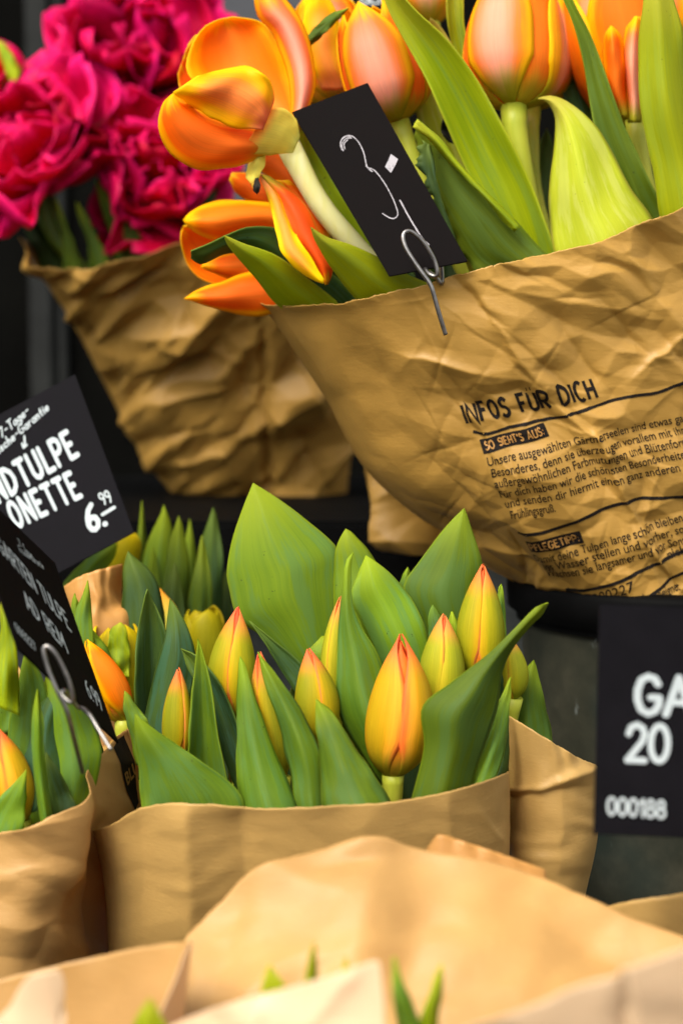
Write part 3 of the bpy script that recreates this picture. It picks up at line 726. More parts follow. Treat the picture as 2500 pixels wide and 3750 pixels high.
def leaf(parent, L, R, d0, d1, mat='leaf_cool', cup=-0.006, ext=90, **kw):
    kw.setdefault('pw', 1.3)
    return blade('leaf', L, R, d0, d1, cup, mat, parent, ext=ext, **kw)

def petal(parent, L, R, d0, d1, mat, cup=0.01, **kw):
    kw.setdefault('nu', 17); kw.setdefault('nv', 26); kw.setdefault('thick', 0.0006)
    return blade('petal', L, R, d0, d1, cup, mat, parent, **kw)

# ------------------------------------------------------------------ printed kraft wrap of the orange tulips
RBG = 'orange tulips in the printed wrap'
rb = thing('paper_wrap', 'large printed kraft paper wrap around the open orange tulips', 'paper wrap', P(2300, 2400, 1.06))
fld = crease_field([
    (1640, 1010, 2120, 1470, -0.0055, 60, .5), (1740, 1070, 2010, 1480, 0.0050, 45, -.5), (2010, 1470, 2230, 1640, 0.0045, 30, .6), (2180, 1590, 2290, 1840, 0.0055, 34, -.6),
    (2290, 1840, 2450, 2110, 0.0045, 30, .5), (1500, 1300, 1760, 1360, 0.0040, 34, .6), (1640, 1370, 1700, 1480, -0.0035, 30, .3), (1700, 1500, 1790, 1610, 0.0034, 22, -.5),
    (2210, 1100, 2420, 1340, -0.0035, 40, .3), (2350, 1360, 2500, 1230, 0.0045, 26, .6), (2440, 1230, 2500, 1330, -0.004, 26, .2), (1760, 1640, 1960, 2000, 0.0030, 40, .4), (1880, 1330, 1990, 1440, -.003, 26, .5),
    (1560, 1900, 2000, 2120, -0.0035, 36, .2), (1640, 2010, 1900, 2060, 0.0035, 26, .5), (2400, 2060, 2500, 2180, -0.0045, 26, .4), (2330, 1950, 2420, 2060, .0035, 24, .5), (1900, 1080, 2300, 1140, .0025, 40, .3),
    (1330, 1200, 1500, 1600, -.003, 80, .2), (1200, 1180, 1350, 1560, .0025, 90, .4), (2280, 900, 2480, 1200, .004, 44, -.4), (2050, 1180, 2200, 1420, -.0032, 36, .2), (2050, 1560, 2200, 1600, .0025, 24, .3)]
    + rand_creases(26, (1550, 1150, 2600, 2150), 0.0013, 170, 18, 5) + rand_creases(16, (1850, 1850, 2600, 2250), 0.0022, 130, 18, 8) + rand_creases(60, (1450, 1050, 2600, 2200), 0.0010, 150, 9, 91),
    [('facet', 300, 150, .80, 0.0066, 1350, 1750), ('facet', 95, 60, .6, .0021, 1450, 1800), ('n', 420, 260, .9, 0.0020), ('n', 110, 80, .5, 0.0003)], seed=3)
RB_L = [(930, 1110), (985, 1150), (1050, 1240), (1130, 1360), (1200, 1470), (1250, 1570), (1340, 1720), (1500, 1870), (1640, 1965), (1760, 2065), (1900, 2140), (2010, 2230), (2100, 2420)]
RB_R = [(2950, 600), (3000, 1000), (2950, 1600), (2850, 2150), (2780, 2420)]
RB_T = [(930, 1110), (1000, 1113), (1200, 1112), (1330, 1092), (1450, 1065), (1580, 1040), (1700, 1010), (1950, 945), (2200, 880), (2350, 812), (2500, 755), (2700, 690), (2950, 600)]
RB_B = [(2100, 2420), (2300, 2425), (2500, 2425), (2780, 2420)]
rbs = Sheet(RB_T, RB_B, RB_L, RB_R, 1.0, 1.05, .095, .072, 1, fld, (420, 340), flat=.9, rimj=.6)
rbs.build('front_sheet', 'paper', rb)
Sheet([(930, 1110), (1300, 1230), (1900, 1150), (2500, 900), (2950, 600)], RB_B, RB_L, RB_R, 1.0, 1.05, .09, .072, -1, crease_field(rand_creases(20, (1000, 1200, 2900, 2200), .002, 300, 40, 2)), (60, 60)).build('back_sheet', 'paper', rb)

UP = (-24, -64)
print_pen(rbs, 'INFOS FÜR DICH', (1706, 1556), (2190, 1460), UP, .21, 'ink', rb, 'printed_heading', gap=.25)
print_rule(rbs, [(1728, 1586), (1790, 1592), (1880, 1565), (2060, 1528), (2300, 1458), (2410, 1440), (2520, 1392)], 11, rb)
def boxed(txt, a, b, up, tx):
    a, b, up = np.array(a, float), np.array(b, float), np.array(up, float)
    V = [a, b, b + up, a + up]; print_on(rbs, np.array(V), [(0, 1, 2, 3)], 'printed_box', 'ink', rb, .0005)
    r = b - a; print_pen(rbs, txt, a + r * .06 + up * .22, b - r * .06 + up * .22, up * .56, .17, 'paper_o', rb, 'boxed_lettering', gap=.22, lift=.0009)
boxed("SO SIEHT'S AUS:", (1772, 1661), (2010, 1600), (-20, -46), None)
LU = (-8, -29)
for txt, a, b in (("Unsere ausgewählten Gärtnerseelen sind etwas ganz", (1790, 1700), (2540, 1538)), ("Besonderes, denn sie überzeugen vorallem mit ihren", (1806, 1738), (2545, 1582)),
                  ("außergewöhnlichen Farbmutungen und Blütenformen.", (1818, 1774), (2560, 1620)), ("Für dich haben wir die schönsten Besonderheiten aus", (1836, 1812), (2570, 1660)),
                  ("und senden dir hiermit einen ganz anderen", (1856, 1848), (2480, 1722)), ("Frühlingsgruß.", (1878, 1884), (2034, 1853))):
    print_text(rbs, txt, a, b, LU, rb, bold=.006)
print_rule(rbs, [(1900, 1936), (1990, 1934), (2090, 1898), (2290, 1832), (2430, 1822), (2540, 1815)], 12, rb)
boxed('PFLEGETIPP:', (1942, 2022), (2138, 1975), (-18, -46), None)
for txt, a, b in (("Damit deine Tulpen lange schön bleiben, gut", (1956, 2066), (2560, 1890)), ("ins Wasser stellen und vorher, soll", (1990, 2092), (2520, 1944)), ("Wachsen sie langsamer und vor Sonne", (2000, 2122), (2530, 1984)), ("nicht", (2442, 2046), (2525, 2018))):
    print_text(rbs, txt, a, b, (-9, -30), rb, bold=.006)
print_rule(rbs, [(2072, 2156), (2140, 2148), (2240, 2118), (2330, 2080), (2430, 2044), (2530, 2005)], 12, rb)
print_text(rbs, 'A', (2080, 2182), (2100, 2174), (-8, -34), rb, bold=.004)
print_text(rbs, '000227', (2180, 2196), (2318, 2140), (-10, -36), rb, bold=.004)
print_rule(rbs, [(2130, 2180), (2330, 2176), (2400, 2150), (2480, 2104), (2540, 2080)], 11, rb)
print_text(rbs, 'Nicht zum Verzehr geeignet', (2140, 2226), (2490, 2160), (-8, -30), rb, bold=.006)

# ------------------------------------------------------------------ open orange tulips
def tul(label, px, py, d, group=None, cat='tulip', name='tulip'):
    return thing(name, label, cat, P(px, py, d), group)

# the wide open one at the sign
A = tul('wide open orange tulip with pale thick stem beside the chalk price card', 1330, 1200, .97)
petal(A, [(1010, 540), (880, 480), (720, 420), (660, 330), (652, 270)], [(1020, 530), (900, 300), (800, 180), (730, 122), (690, 160)], 1.015, 1.0, 'pet_red', -.004)
petal(A, [(1035, 520), (960, 430), (800, 360), (700, 280), (692, 190), (740, 105), (800, 72)], [(1075, 520), (1085, 420), (1068, 300), (1040, 190), (1000, 115), (940, 75), (850, 62)], .955, .975, 'pet_in', -.018, nu=23, wav=3.0)
petal(A, [(1040, 520), (1068, 400), (1060, 290), (1030, 190), (990, 110), (945, 60), (930, -10), (945, -60)], [(1085, 520), (1130, 400), (1155, 300), (1146, 200), (1112, 95), (1060, 15), (1010, -40), (965, -70)], .945, .965, 'pet_out', .016, nu=21)
petal(A, [(1010, 545), (920, 590), (830, 618), (730, 622), (650, 588), (598, 520), (578, 445), (592, 385), (625, 350)], [(1020, 520), (980, 480), (930, 455), (860, 440), (800, 425), (740, 400), (690, 375), (655, 355), (632, 343)], .935, .905, 'pet_in', .015, nu=23, wav=3.0)
petal(A, [(965, 470), (915, 468), (840, 462), (760, 425), (690, 380), (640, 350), (632, 338)], [(985, 415), (1000, 378), (1002, 345), (985, 290), (930, 248), (860, 243), (720, 280)], .915, .898, 'pet_yel', .009, nu=23, wav=4)
petal(A, [(1072, 560), (1000, 566), (930, 566), (884, 556)], [(1098, 500), (1085, 440), (1045, 400), (985, 392)], .934, .919, 'pet_base', .004, wav=1.2)
stem([(1028, 478, .952), (1082, 585, .942), (1180, 760, .945), (1320, 925, .955), (1480, 1120, .975), (1900, 1900, 1.06)], 76, 'stem_pale', A, 30)
leaf(A, [(1345, 1010), (1200, 800), (1100, 620), (1080, 520), (1100, 420)], [(1440, 1000), (1350, 850), (1225, 650), (1140, 490), (1105, 420)], .985, .975, 'leaf_lime', -.006)
petal(A, [(930, 565), (905, 610), (903, 650), (925, 690)], [(968, 550), (970, 600), (950, 640), (938, 692)], .935, .925, 'pet_base', .004, nv=16, nu=9)
petal(A, [(932, 655), (925, 680), (930, 700), (941, 710)], [(946, 650), (952, 672), (950, 695), (943, 710)], .924, .923, 'withered', .003, nv=10, nu=7)

# the drooping one below it
B = tul('drooping orange tulip hanging over the edge of the printed wrap', 1250, 1250, .98)
petal(B, [(1120, 800), (1000, 660), (900, 600), (820, 585)], [(1120, 640), (1050, 560), (950, 540), (840, 560)], 1.040, 1.025, 'pet_red', .01)
petal(B, [(1080, 860), (960, 770), (870, 715), (840, 655)], [(1110, 780), (1060, 700), (960, 640), (850, 630)], 1.025, 1.010, 'pet_red', .008)
petal(B, [(1120, 960), (980, 1010), (850, 1045), (750, 1030), (690, 975), (663, 900), (664, 850)], [(1120, 900), (980, 860), (880, 855), (780, 850), (720, 835), (690, 825), (672, 828)], 1.015, 1.000, 'pet_red', -.014, nu=21)
petal(B, [(1120, 1010), (980, 1040), (860, 1030), (780, 1000), (735, 980)], [(1120, 930), (1000, 900), (900, 905), (820, 930), (745, 965)], 1.002, 0.995, 'pet_in', .008)
petal(B, [(1140, 900), (1000, 850), (900, 862), (800, 880), (720, 850), (680, 820)], [(1130, 760), (1010, 745), (880, 732), (770, 742), (700, 775), (672, 808)], 0.995, 0.980, 'pet_in', .015, nu=21)
petal(B, [(1150, 1080), (1000, 1150), (880, 1150), (780, 1130), (710, 1105), (675, 1094)], [(1120, 990), (1000, 985), (900, 1000), (800, 1035), (720, 1065), (675, 1092)], 0.990, 0.975, 'pet_in', .012, nu=21)
petal(B, [(945, 640), (985, 730), (1000, 800), (1015, 860), (1030, 930), (1090, 985), (1140, 1020), (1175, 1036)], [(975, 645), (1030, 720), (1060, 800), (1090, 870), (1130, 930), (1165, 990), (1185, 1025), (1180, 1038)], .935, .92, 'pet_yel', .006, wav=2.2)
petal(B, [(955, 640), (1020, 720), (1050, 800), (1080, 870), (1120, 930), (1160, 985), (1180, 1020), (1190, 1042)], [(985, 645), (1070, 705), (1130, 770), (1165, 850), (1195, 920), (1215, 970), (1212, 1010), (1198, 1042)], .932, .925, 'pet_red', .008, wav=1.5, dr=.006)
petal(B, [(1080, 900), (1090, 800), (1060, 720), (1010, 660)], [(1220, 900), (1190, 820), (1140, 740), (1060, 660)], .952, .95, 'pet_red', .008)
stem([(1100, 880, .97), (1220, 1000, .975), (1400, 1200, .99), (1900, 1900, 1.06)], 60, 'stem', B)
leaf(B, [(1330, 1120), (1180, 970), (1040, 850), (920, 832), (830, 862), (760, 895), (700, 920)], [(1070, 1120), (960, 990), (880, 930), (820, 930), (765, 955), (730, 965), (700, 945)], .972, .915, 'leaf_dark', .008, ext=60, dl=-.004, dr=.006)
leaf(B, [(1010, 1112), (950, 1035), (890, 965), (838, 900), (820, 862)], [(1240, 1112), (1130, 1022), (1010, 935), (900, 895), (820, 862)], .968, .905, 'leaf_bright', .009, ext=70, wav=.7)
leaf(A, [(1320, 1112), (1245, 1025), (1190, 945), (1152, 875), (1138, 832)], [(1620, 1060), (1500, 1010), (1400, 950), (1290, 898), (1200, 870), (1138, 832)], .945, .905, 'leaf_bright', .008, ext=70, wav=.7)
leaf(A, [(1190, 1140), (1180, 1060), (1160, 980), (1150, 900)], [(1420, 1130), (1360, 1050), (1260, 980), (1160, 890)], .985, .96, 'leaf_dark', .004, ext=60)

# closed cup, second from the chalk card
Cc = tul('closed orange tulip right behind the top of the chalk price card', 1660, 1150, 1.0)
tulip_head(Cc, (1335, 5), (1460, 445), 345, .985, ('pet_out', 'pet_in'), CUPF, az0=-12, amax=50, tipd=-.01, taper=2.6, seed=4)
stem([(1458, 430, .985), (1500, 560, .985), (1560, 720, .985), (1690, 980, .99), (1800, 1200, 1.0), (2000, 1900, 1.06)], 56, 'stem', Cc)
leaf(Cc, [(1870, 990), (1800, 810), (1700, 610), (1620, 430), (1550, 275), (1480, 145), (1420, 30), (1390, -50)], [(2045, 960), (2010, 850), (1940, 660), (1850, 480), (1750, 300), (1640, 150), (1530, 45), (1440, -50)], .955, .935, 'leaf_lime', -.014, nu=17, nv=40)
leaf(Cc, [(1800, 1010), (1710, 960), (1630, 820), (1580, 700), (1548, 570), (1530, 500), (1513, 455)], [(2020, 960), (1905, 830), (1800, 725), (1700, 625), (1610, 510), (1560, 465), (1525, 438)], .945, .935, 'leaf_olive', .006, nv=70, jag=30, dl=.012)
blade('folded_rim', [(1880, 850), (1760, 715), (1660, 610), (1580, 520), (1535, 480), (1512, 462)], [(1905, 832), (1802, 724), (1702, 622), (1612, 508), (1560, 462), (1527, 436)], .938, .930, .004, 'leaf_lime', Cc, nu=9, nv=40)
blade('torn_edge', [(1650, 900), (1600, 770), (1556, 650), (1545, 560), (1556, 520)], [(1665, 880), (1628, 770), (1598, 660), (1585, 590), (1572, 530)], .936, .932, .003, 'leaf_dark', Cc, nu=7, nv=60, jag=44)
leaf(Cc, [(1680, 800), (1575, 560), (1520, 380), (1528, 210), (1575, 65)], [(1800, 700), (1740, 450), (1690, 250), (1630, 120), (1575, 65)], 1.0, .99, 'leaf_pale', -.008)
petal(Cc, [(1640, 520), (1612, 470), (1630, 425), (1655, 430)], [(1670, 530), (1682, 490), (1680, 450), (1660, 432)], .98, .975, 'withered', -.006, nv=14, nu=9)
leaf(Cc, [(1730, 1020), (1690, 930), (1680, 870), (1700, 855)], [(1790, 1010), (1760, 930), (1730, 870), (1705, 855)], .965, .955, 'leaf_pale', .003)

D = tul('big salmon striped tulip with straight thick green stem', 1960, 1000, 1.0)
tulip_head(D, (1890, -70), (1880, 398), 395, .975, ('pet_out', 'pet_in'), CUPF, az0=-22, amax=46, tipd=.01, taper=2.8, seed=9)
stem([(1880, 385, .975), (1885, 480, .975), (1915, 640, .978), (1960, 850, .985), (2020, 1100, 1.0), (2200, 1900, 1.06)], 76, 'stem', D)
leaf(D, [(2040, 960), (2012, 780), (2014, 650), (2032, 500), (2028, 425), (2000, 375), (1968, 362)], [(2390, 810), (2305, 690), (2225, 530), (2155, 435), (2085, 378), (2020, 352), (1970, 360)], .942, .955, 'leaf_pale', .022, nu=19, nv=36)
leaf(D, [(1665, 260), (1640, 100), (1632, 0), (1640, -60)], [(1720, 260), (1700, 100), (1695, 0), (1690, -60)], 1.01, 1.0, 'leaf_lime', -.004, ext=300)
D2 = tul('salmon tulip hidden behind the big striped one, its stem alongside', 2060, 1000, 1.04)
tulip_head(D2, (2010, 0), (1950, 400), 260, 1.035, ('pet_out', 'pet_in'), CUPF, az0=20, amax=66, taper=2.6, seed=12)
stem([(1950, 395, 1.03), (1945, 480, 1.02), (1960, 700, 1.02), (2030, 1000, 1.02), (2200, 1900, 1.07)], 46, 'stem', D2)

E = tul('orange tulip with loose inner petals behind the tall lime leaf', 2400, 900, 1.02)
tulip_head(E, (2190, -120), (2320, 450), 350, 1.02, ('pet_in', 'pet_out'), CUPF, az0=30, amax=66, taper=2.6, seed=21)
petal(E, [(2270, 430), (2225, 330), (2208, 220), (2215, 130), (2235, 95)], [(2300, 430), (2290, 330), (2285, 210), (2270, 130), (2237, 95)], .975, .97, 'pet_in', .012)
petal(E, [(2300, 450), (2290, 350), (2275, 230), (2285, 130), (2320, 60)], [(2345, 450), (2350, 350), (2350, 220), (2350, 120), (2340, 60)], .978, .975, 'pet_out', .012)
stem([(2325, 440, 1.0), (2345, 600, 1.0), (2400, 900, 1.01), (2450, 1900, 1.07)], 60, 'stem', E)
leaf(E, [(2300, 800), (2250, 660), (2185, 490), (2148, 310), (2112, 130), (2050, -20), (2030, -60)], [(2440, 790), (2375, 660), (2285, 460), (2210, 260), (2165, 135), (2105, 20), (2070, -60)], .962, .955, 'leaf_olive', -.006, nv=36)
leaf(E, [(2420, 800), (2390, 620), (2345, 410), (2335, 210), (2350, 20), (2365, -80)], [(2620, 720), (2570, 520), (2525, 310), (2495, 110), (2465, 0), (2440, -80)], .94, .93, 'leaf_bright', .012, nu=17, nv=36)
leaf(E, [(2110, 520), (2070, 400), (2055, 300), (2075, 180)], [(2185, 520), (2165, 420), (2130, 300), (2085, 180)], 1.03, 1.03, 'leaf_blue', -.004, ext=300)
leaf(E, [(2170, 480), (2130, 360), (2100, 260), (2095, 170)], [(2200, 480), (2170, 360), (2130, 250), (2100, 160)], 1.04, 1.04, 'leaf_lime', -.003, ext=300)
for lab, tip, bs, w, d, az in (('orange tulip in shade between the wide open one and the closed one', (1180, -30), (1250, 400), 300, 1.06, 10), ('small salmon tulip base peeping over the long lime leaf', (1560, -320), (1580, 90), 230, 1.07, 0),
                               ('orange tulip at the top corner behind the tall lime leaf', (2620, -250), (2560, 190), 330, 1.0, 40), ('yellow and orange tulip deep between the big striped one and the narrow leaf', (2150, -60), (2120, 310), 240, 1.10, 10)):
    g = tul(lab, bs[0] + 120, 1150, 1.05)
    tulip_head(g, tip, bs, w, d, ('pet_out', 'pet_in'), CUPF, az0=az, amax=66, taper=2.6, seed=int(bs[0]))
    stem([(bs[0], bs[1] - 8, d), (bs[0] + 40, bs[1] + 250, d), (bs[0] + 150, 1100, 1.05), (2100 + (bs[0] - 1500) * .2, 1900, 1.08)], 46, 'stem', g)
    if bs[0] == 1250:
        petal(g, [(1180, 330), (1120, 200), (1110, 80), (1130, -20)], [(1290, 330), (1250, 180), (1235, 60), (1190, -40)], 1.02, 1.01, 'pet_yel', .01)
        leaf(g, [(1110, 165), (1130, 130), (1200, 60), (1275, 30)], [(1135, 170), (1190, 120), (1240, 70), (1275, 30)], .99, .97, 'leaf_cool', .004, ext=0)
# leaves that fill the depth of the bunch
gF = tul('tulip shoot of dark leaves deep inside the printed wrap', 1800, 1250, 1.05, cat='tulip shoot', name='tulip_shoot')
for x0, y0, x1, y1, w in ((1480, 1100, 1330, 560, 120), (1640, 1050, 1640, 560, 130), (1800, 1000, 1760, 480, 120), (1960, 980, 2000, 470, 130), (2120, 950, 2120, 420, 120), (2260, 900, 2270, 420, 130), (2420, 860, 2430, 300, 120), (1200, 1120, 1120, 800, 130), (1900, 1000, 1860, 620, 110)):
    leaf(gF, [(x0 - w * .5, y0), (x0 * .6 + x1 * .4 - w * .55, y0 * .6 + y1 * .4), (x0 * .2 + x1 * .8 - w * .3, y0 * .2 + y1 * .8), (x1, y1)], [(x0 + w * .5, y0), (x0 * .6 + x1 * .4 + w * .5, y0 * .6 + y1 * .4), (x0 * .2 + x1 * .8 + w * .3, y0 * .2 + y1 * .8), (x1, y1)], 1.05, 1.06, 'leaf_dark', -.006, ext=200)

# ------------------------------------------------------------------ chalk price card and its clip
sg = thing('price_card', 'tilted black card with a chalk three between orange tulips', 'price sign', P(1560, 990, .905))
cd = Card((1068, 410), (1345, 302), (1712, 957), (1425, 1012), .935, .935, .905); cd.build('card', sg)
three = [(1252, 548), (1246, 530), (1250, 512), (1264, 499), (1288, 498), (1312, 520), (1330, 556), (1338, 590), (1344, 612), (1372, 625), (1408, 672), (1438, 728), (1455, 775), (1452, 794), (1432, 800), (1400, 782)]
c3 = crom(three, 60)
cd.strokes([c3], 4, 'chalk', sg, 'chalk_digit')
cd.strokes([crom([(1256, 552), (1252, 528), (1266, 508), (1286, 505)], 20), crom([(1262, 545), (1260, 526), (1272, 512)], 16), crom([(1250, 540), (1247, 520), (1262, 502), (1284, 500)], 18), [(1338, 590), (1344, 612), (1362, 628)], [(1340, 608), (1356, 625)]], 4, 'chalk', sg, 'chalk_smear')
cd.strokes([[(1412 + k * 3.6, 611 + k * 3.6), (1424 + k * 4.2, 588 + k * 2.8), (1432 + k * 4.2, 568 + k * 3.0)] for k in range(6)], 6, 'chalk', sg, 'chalk_dash')
cd.strokes([crom([(1464, 734), (1500, 800), (1545, 872), (1569, 896)], 30)], 5.5, 'chalk', sg, 'chalk_comma')
wire([(1614, 965, .918), (1618, 1000, .915), (1616, 1040, .912), (1600, 1020, .91), (1570, 995, .908), (1556, 985, .904), (1572, 1004, .899), (1592, 1012, .897), (1601, 1000, .896), (1588, 950, .895), (1552, 890, .893), (1512, 852, .892), (1486, 848, .891), (1475, 868, .890), (1488, 912, .889), (1530, 978, .888), (1574, 1040, .888), (1588, 1080, .8885), (1606, 1145, .890), (1631, 1226, .893)], .00125, 'sign_clip', 'bent steel wire clip on the printed paper edge under the chalk card', 'clip', 160)

# ------------------------------------------------------------------ magenta double tulips behind, in a plain wrap
lb = thing('paper_wrap', 'crumpled shaded kraft wrap below the magenta flowers', 'paper wrap', P(800, 1880, 1.42))
LBL = [(70, 868), (180, 1050), (270, 1190), (370, 1380), (480, 1590), (560, 1720), (650, 1830)]
LBR = [(1330, 1080), (1320, 1300), (1290, 1600), (1262, 1890)]
LBB = [(650, 1830), (780, 1856), (930, 1885), (1080, 1905), (1262, 1890)]
lf = crease_field([(960, 1200, 990, 1900, -.014, 60, .7), (930, 1100, 950, 1850, .006, 40, -.5), (480, 1250, 720, 1190, .010, 40, .5), (500, 1380, 760, 1300, -.010, 45, .4), (560, 1460, 830, 1420, .010, 42, .4), (520, 1620, 800, 1540, -.008, 36, .3),
    (600, 1700, 860, 1640, .008, 36, .5), (430, 1100, 640, 1060, -.008, 46, .2), (700, 1080, 600, 1250, .006, 40, .3), (1050, 1250, 1180, 1500, .008, 50, .5), (1100, 1600, 1200, 1800, -.008, 50, .5), (620, 1250, 860, 1330, .008, 36, -.4), (250, 1050, 420, 1350, .006, 60, .3)]
    + rand_creases(30, (150, 950, 1300, 1880), .005, 170, 30, 12), [('facet', 300, 120, -.55, .013), ('facet', 110, 60, -.3, .006)], seed=9)
Sheet([(70, 868), (130, 930), (250, 982), (330, 985), (400, 957), (560, 917), (700, 915), (900, 960), (1100, 1040), (1330, 1080)], LBB, LBL, LBR, 1.40, 1.52, .10, .055, 1, lf, (200, 200), rimj=.4).build('front_sheet', 'paper', lb)
Sheet([(70, 868), (400, 1040), (900, 1060), (1330, 1080)], LBB, LBL, LBR, 1.40, 1.52, .09, .055, -1, None, (40, 40)).build('back_sheet', 'paper', lb)
lb2 = thing('paper_wrap', 'dark crumpled kraft wrap foot showing beneath the printed wrap', 'paper wrap', P(1480, 2010, 1.30))
l2f = crease_field(rand_creases(26, (1250, 1400, 1800, 2000), .006, 160, 34, 31), [('facet', 170, 120, .8, .014)], seed=14)
Sheet([(1290, 1350), (1450, 1330), (1700, 1350), (1900, 1400)], [(1400, 2010), (1500, 2030), (1640, 2040), (1800, 2040)], [(1290, 1350), (1310, 1550), (1350, 1800), (1400, 2010)], [(1900, 1400), (1880, 1700), (1850, 1900), (1800, 2040)], 1.15, 1.165, .03, .02, 1, l2f, (100, 100)).build('front_sheet', 'paper', lb2)
Sheet([(1290, 1350), (1450, 1380), (1700, 1390), (1900, 1400)], [(1400, 2010), (1500, 2030), (1640, 2040), (1800, 2040)], [(1290, 1350), (1310, 1550), (1350, 1800), (1400, 2010)], [(1900, 1400), (1880, 1700), (1850, 1900), (1800, 2040)], 1.15, 1.165, .02, .02, -1, None, (30, 30)).build('back_sheet', 'paper', lb2)

for lab, c, d, axd, size, sd in (('ruffled magenta double tulip, the lowest and largest at the picture edge', (140, 620), 1.40, (-.2, .5, .8), 430, 3), ('ruffled magenta double tulip highest in the bunch', (520, 270), 1.48, (.1, .4, .85), 430, 8),
                                 ('crimson double tulip tucked behind the wide open orange tulip', (570, 690), 1.44, (.2, .2, .9), 340, 15), ('magenta double tulip above the largest one, by the dark shop front', (330, 380), 1.50, (-.1, .5, .8), 300, 23)):
    f = tul(lab, c[0] + 150, 1150, 1.42, 'magenta double tulips in the shaded wrap')
    peony(f, c, d, axd, size, sd, ('mag', 'mag', 'mag2'))
    stem([(c[0], c[1], d + .01), (c[0] + 60, c[1] + 250, d + .01), (450 + c[0] * .4, 1200, 1.44), (800, 1800, 1.53)], 50, 'stem_dark', f)
    if sd == 3:
        leaf(f, [(230, 1010), (232, 900), (210, 780), (203, 718)], [(310, 1010), (275, 900), (235, 790), (205, 718)], 1.385, 1.36, 'leaf_cool', .004, ext=80)
        leaf(f, [(330, 1010), (320, 900), (290, 800), (280, 740)], [(420, 1000), (370, 890), (320, 800), (285, 740)], 1.395, 1.38, 'leaf_cool', .004, ext=80)
    if sd == 8:
        leaf(f, [(420, 1000), (400, 860), (370, 740), (350, 660)], [(560, 970), (500, 840), (420, 730), (355, 660)], 1.41, 1.40, 'leaf_cool', .006, ext=80)
        leaf(f, [(140, 960), (110, 880), (80, 800), (60, 700)], [(230, 960), (190, 880), (130, 800), (70, 700)], 1.42, 1.43, 'leaf_dark', .006, ext=80)
    if sd == 15:
        leaf(f, [(720, 900), (710, 780), (720, 700), (740, 620)], [(830, 900), (820, 780), (790, 690), (745, 620)], 1.43, 1.42, 'leaf_dark', .006, ext=80)
        leaf(f, [(600, 960), (590, 860), (570, 780), (560, 720)], [(720, 940), (690, 840), (640, 770), (570, 720)], 1.43, 1.43, 'leaf_dark', .006, ext=80)
pb = tul('pink and green tulip bud at the picture edge beside magenta flowers', 100, 1150, 1.42)
tulip_head(pb, (-60, 130), (40, 330), 190, 1.42, ('mag', 'leaf_lime'), BUD, az0=0, amax=60, seed=2)
petal(pb, [(50, 320), (20, 260), (0, 200), (-10, 150)], [(75, 260), (55, 215), (25, 175), (-5, 150)], 1.38, 1.38, 'leaf_lime', .006)
stem([(40, 325, 1.42), (120, 600, 1.42), (400, 1200, 1.44), (800, 1800, 1.53)], 46, 'stem_dark', pb)
# black name card behind the orange tulips, cut by the top of the picture
nc = thing('price_card', 'black card with white lettering cut off by the picture top', 'price sign', P(1300, 60, 1.2))
cn = Card((1180, -160), (1520, -200), (1530, 50), (1190, 48), 1.2, 1.2, 1.2); cn.build('card2', nc)
cn.text('TE GEMISCHT', (1238, 22), (1560, -2), (-3, -44), .17, 'white', nc)

# ------------------------------------------------------------------ name cards at the left
s1 = thing('name_card', 'black tulip name card priced six ninety nine, leaning before the shaded wrap', 'price sign', P(300, 2060, 1.02))
k1 = Card((-325, 1690), (275, 1370), (492, 1950), (-100, 2270), 1.03, 1.03, 1.0); k1.build('card2', s1)
k1.text('ANDTULPE', (-52, 1866), (286, 1664), (-40, -84), .22, 'white', s1, gap=.32)
k1.text('ONETTE', (62, 1932), (298, 1815), (-40, -84), .22, 'white', s1, gap=.32)
k1.text('6', (332, 1948), (368, 1930), (-28, -84), .22, 'white', s1)
k1.strokes([[(385, 1919), (386, 1918.5)]], 20, 'white', s1, 'point')
k1.text('99', (376, 1850), (412, 1836), (-17, -40), .16, 'white', s1, 'cents')
k1.strokes([[(376, 1884), (419, 1858)]], 12, 'white', s1, 'price_bar')
k1.text('7-Tage-', (6, 1604), (108, 1512), (-12, -30), .15, 'white', s1, 'small_lettering', gap=.2)
k1.text('Frische-Garantie', (-28, 1684), (180, 1500), (-12, -30), .15, 'white', s1, 'small_lettering', gap=.2)
k1.strokes([[(90, 1597), (93, 1634)], [(82, 1624), (87, 1640)], [(99, 1629), (87, 1640)]], 7, 'white', s1, 'arrow')

s2 = thing('name_card', 'slanting black garden tulip card held by a wire loop, seen edge-on', 'price sign', P(330, 2650, .77))
k2 = Card((-166, 1705), (203, 2060), (437, 2722), (71, 2377), .735, .81, .735); k2.build('card', s2)
k2.text('GARTEN TULPE', (5, 2020), (262, 2312), (-24, -70), .13, 'white', s2, gap=.2)
k2.text('AD REM', (104, 2228), (250, 2390), (-24, -70), .13, 'white', s2, gap=.2)
k2.text('000227', (62, 2312), (136, 2388), (-10, -34), .13, 'white', s2, gap=.2)
k2.text('6.99', (326, 2548), (378, 2604), (-20, -64), .13, 'white', s2, gap=.15)
k2.text('7-Tage-', (72, 1998), (128, 2054), (-8, -26), .1, 'white', s2, 'small_lettering', gap=.2)
k2.text('Frische-Garantie', (75, 2022), (162, 2084), (-8, -26), .1, 'white', s2, 'small_lettering', gap=.2)
wire([(408, 2746, .735), (360, 2668, .74), (330, 2618, .745), (304, 2594, .75), (285, 2590, .75), (262, 2560, .735), (240, 2530, .725), (225, 2540, .722), (250, 2568, .72), (264, 2572, .72), (268, 2555, .719), (252, 2492, .718), (224, 2430, .717), (196, 2384, .716), (172, 2366, .716), (162, 2380, .716), (168, 2420, .716), (188, 2478, .716), (215, 2540, .716), (240, 2588, .717), (254, 2630, .718), (274, 2710, .722), (304, 2830, .73)], .0010, 'sign_clip', 'steel wire loop holding the slanting garden tulip card', 'clip', 160)

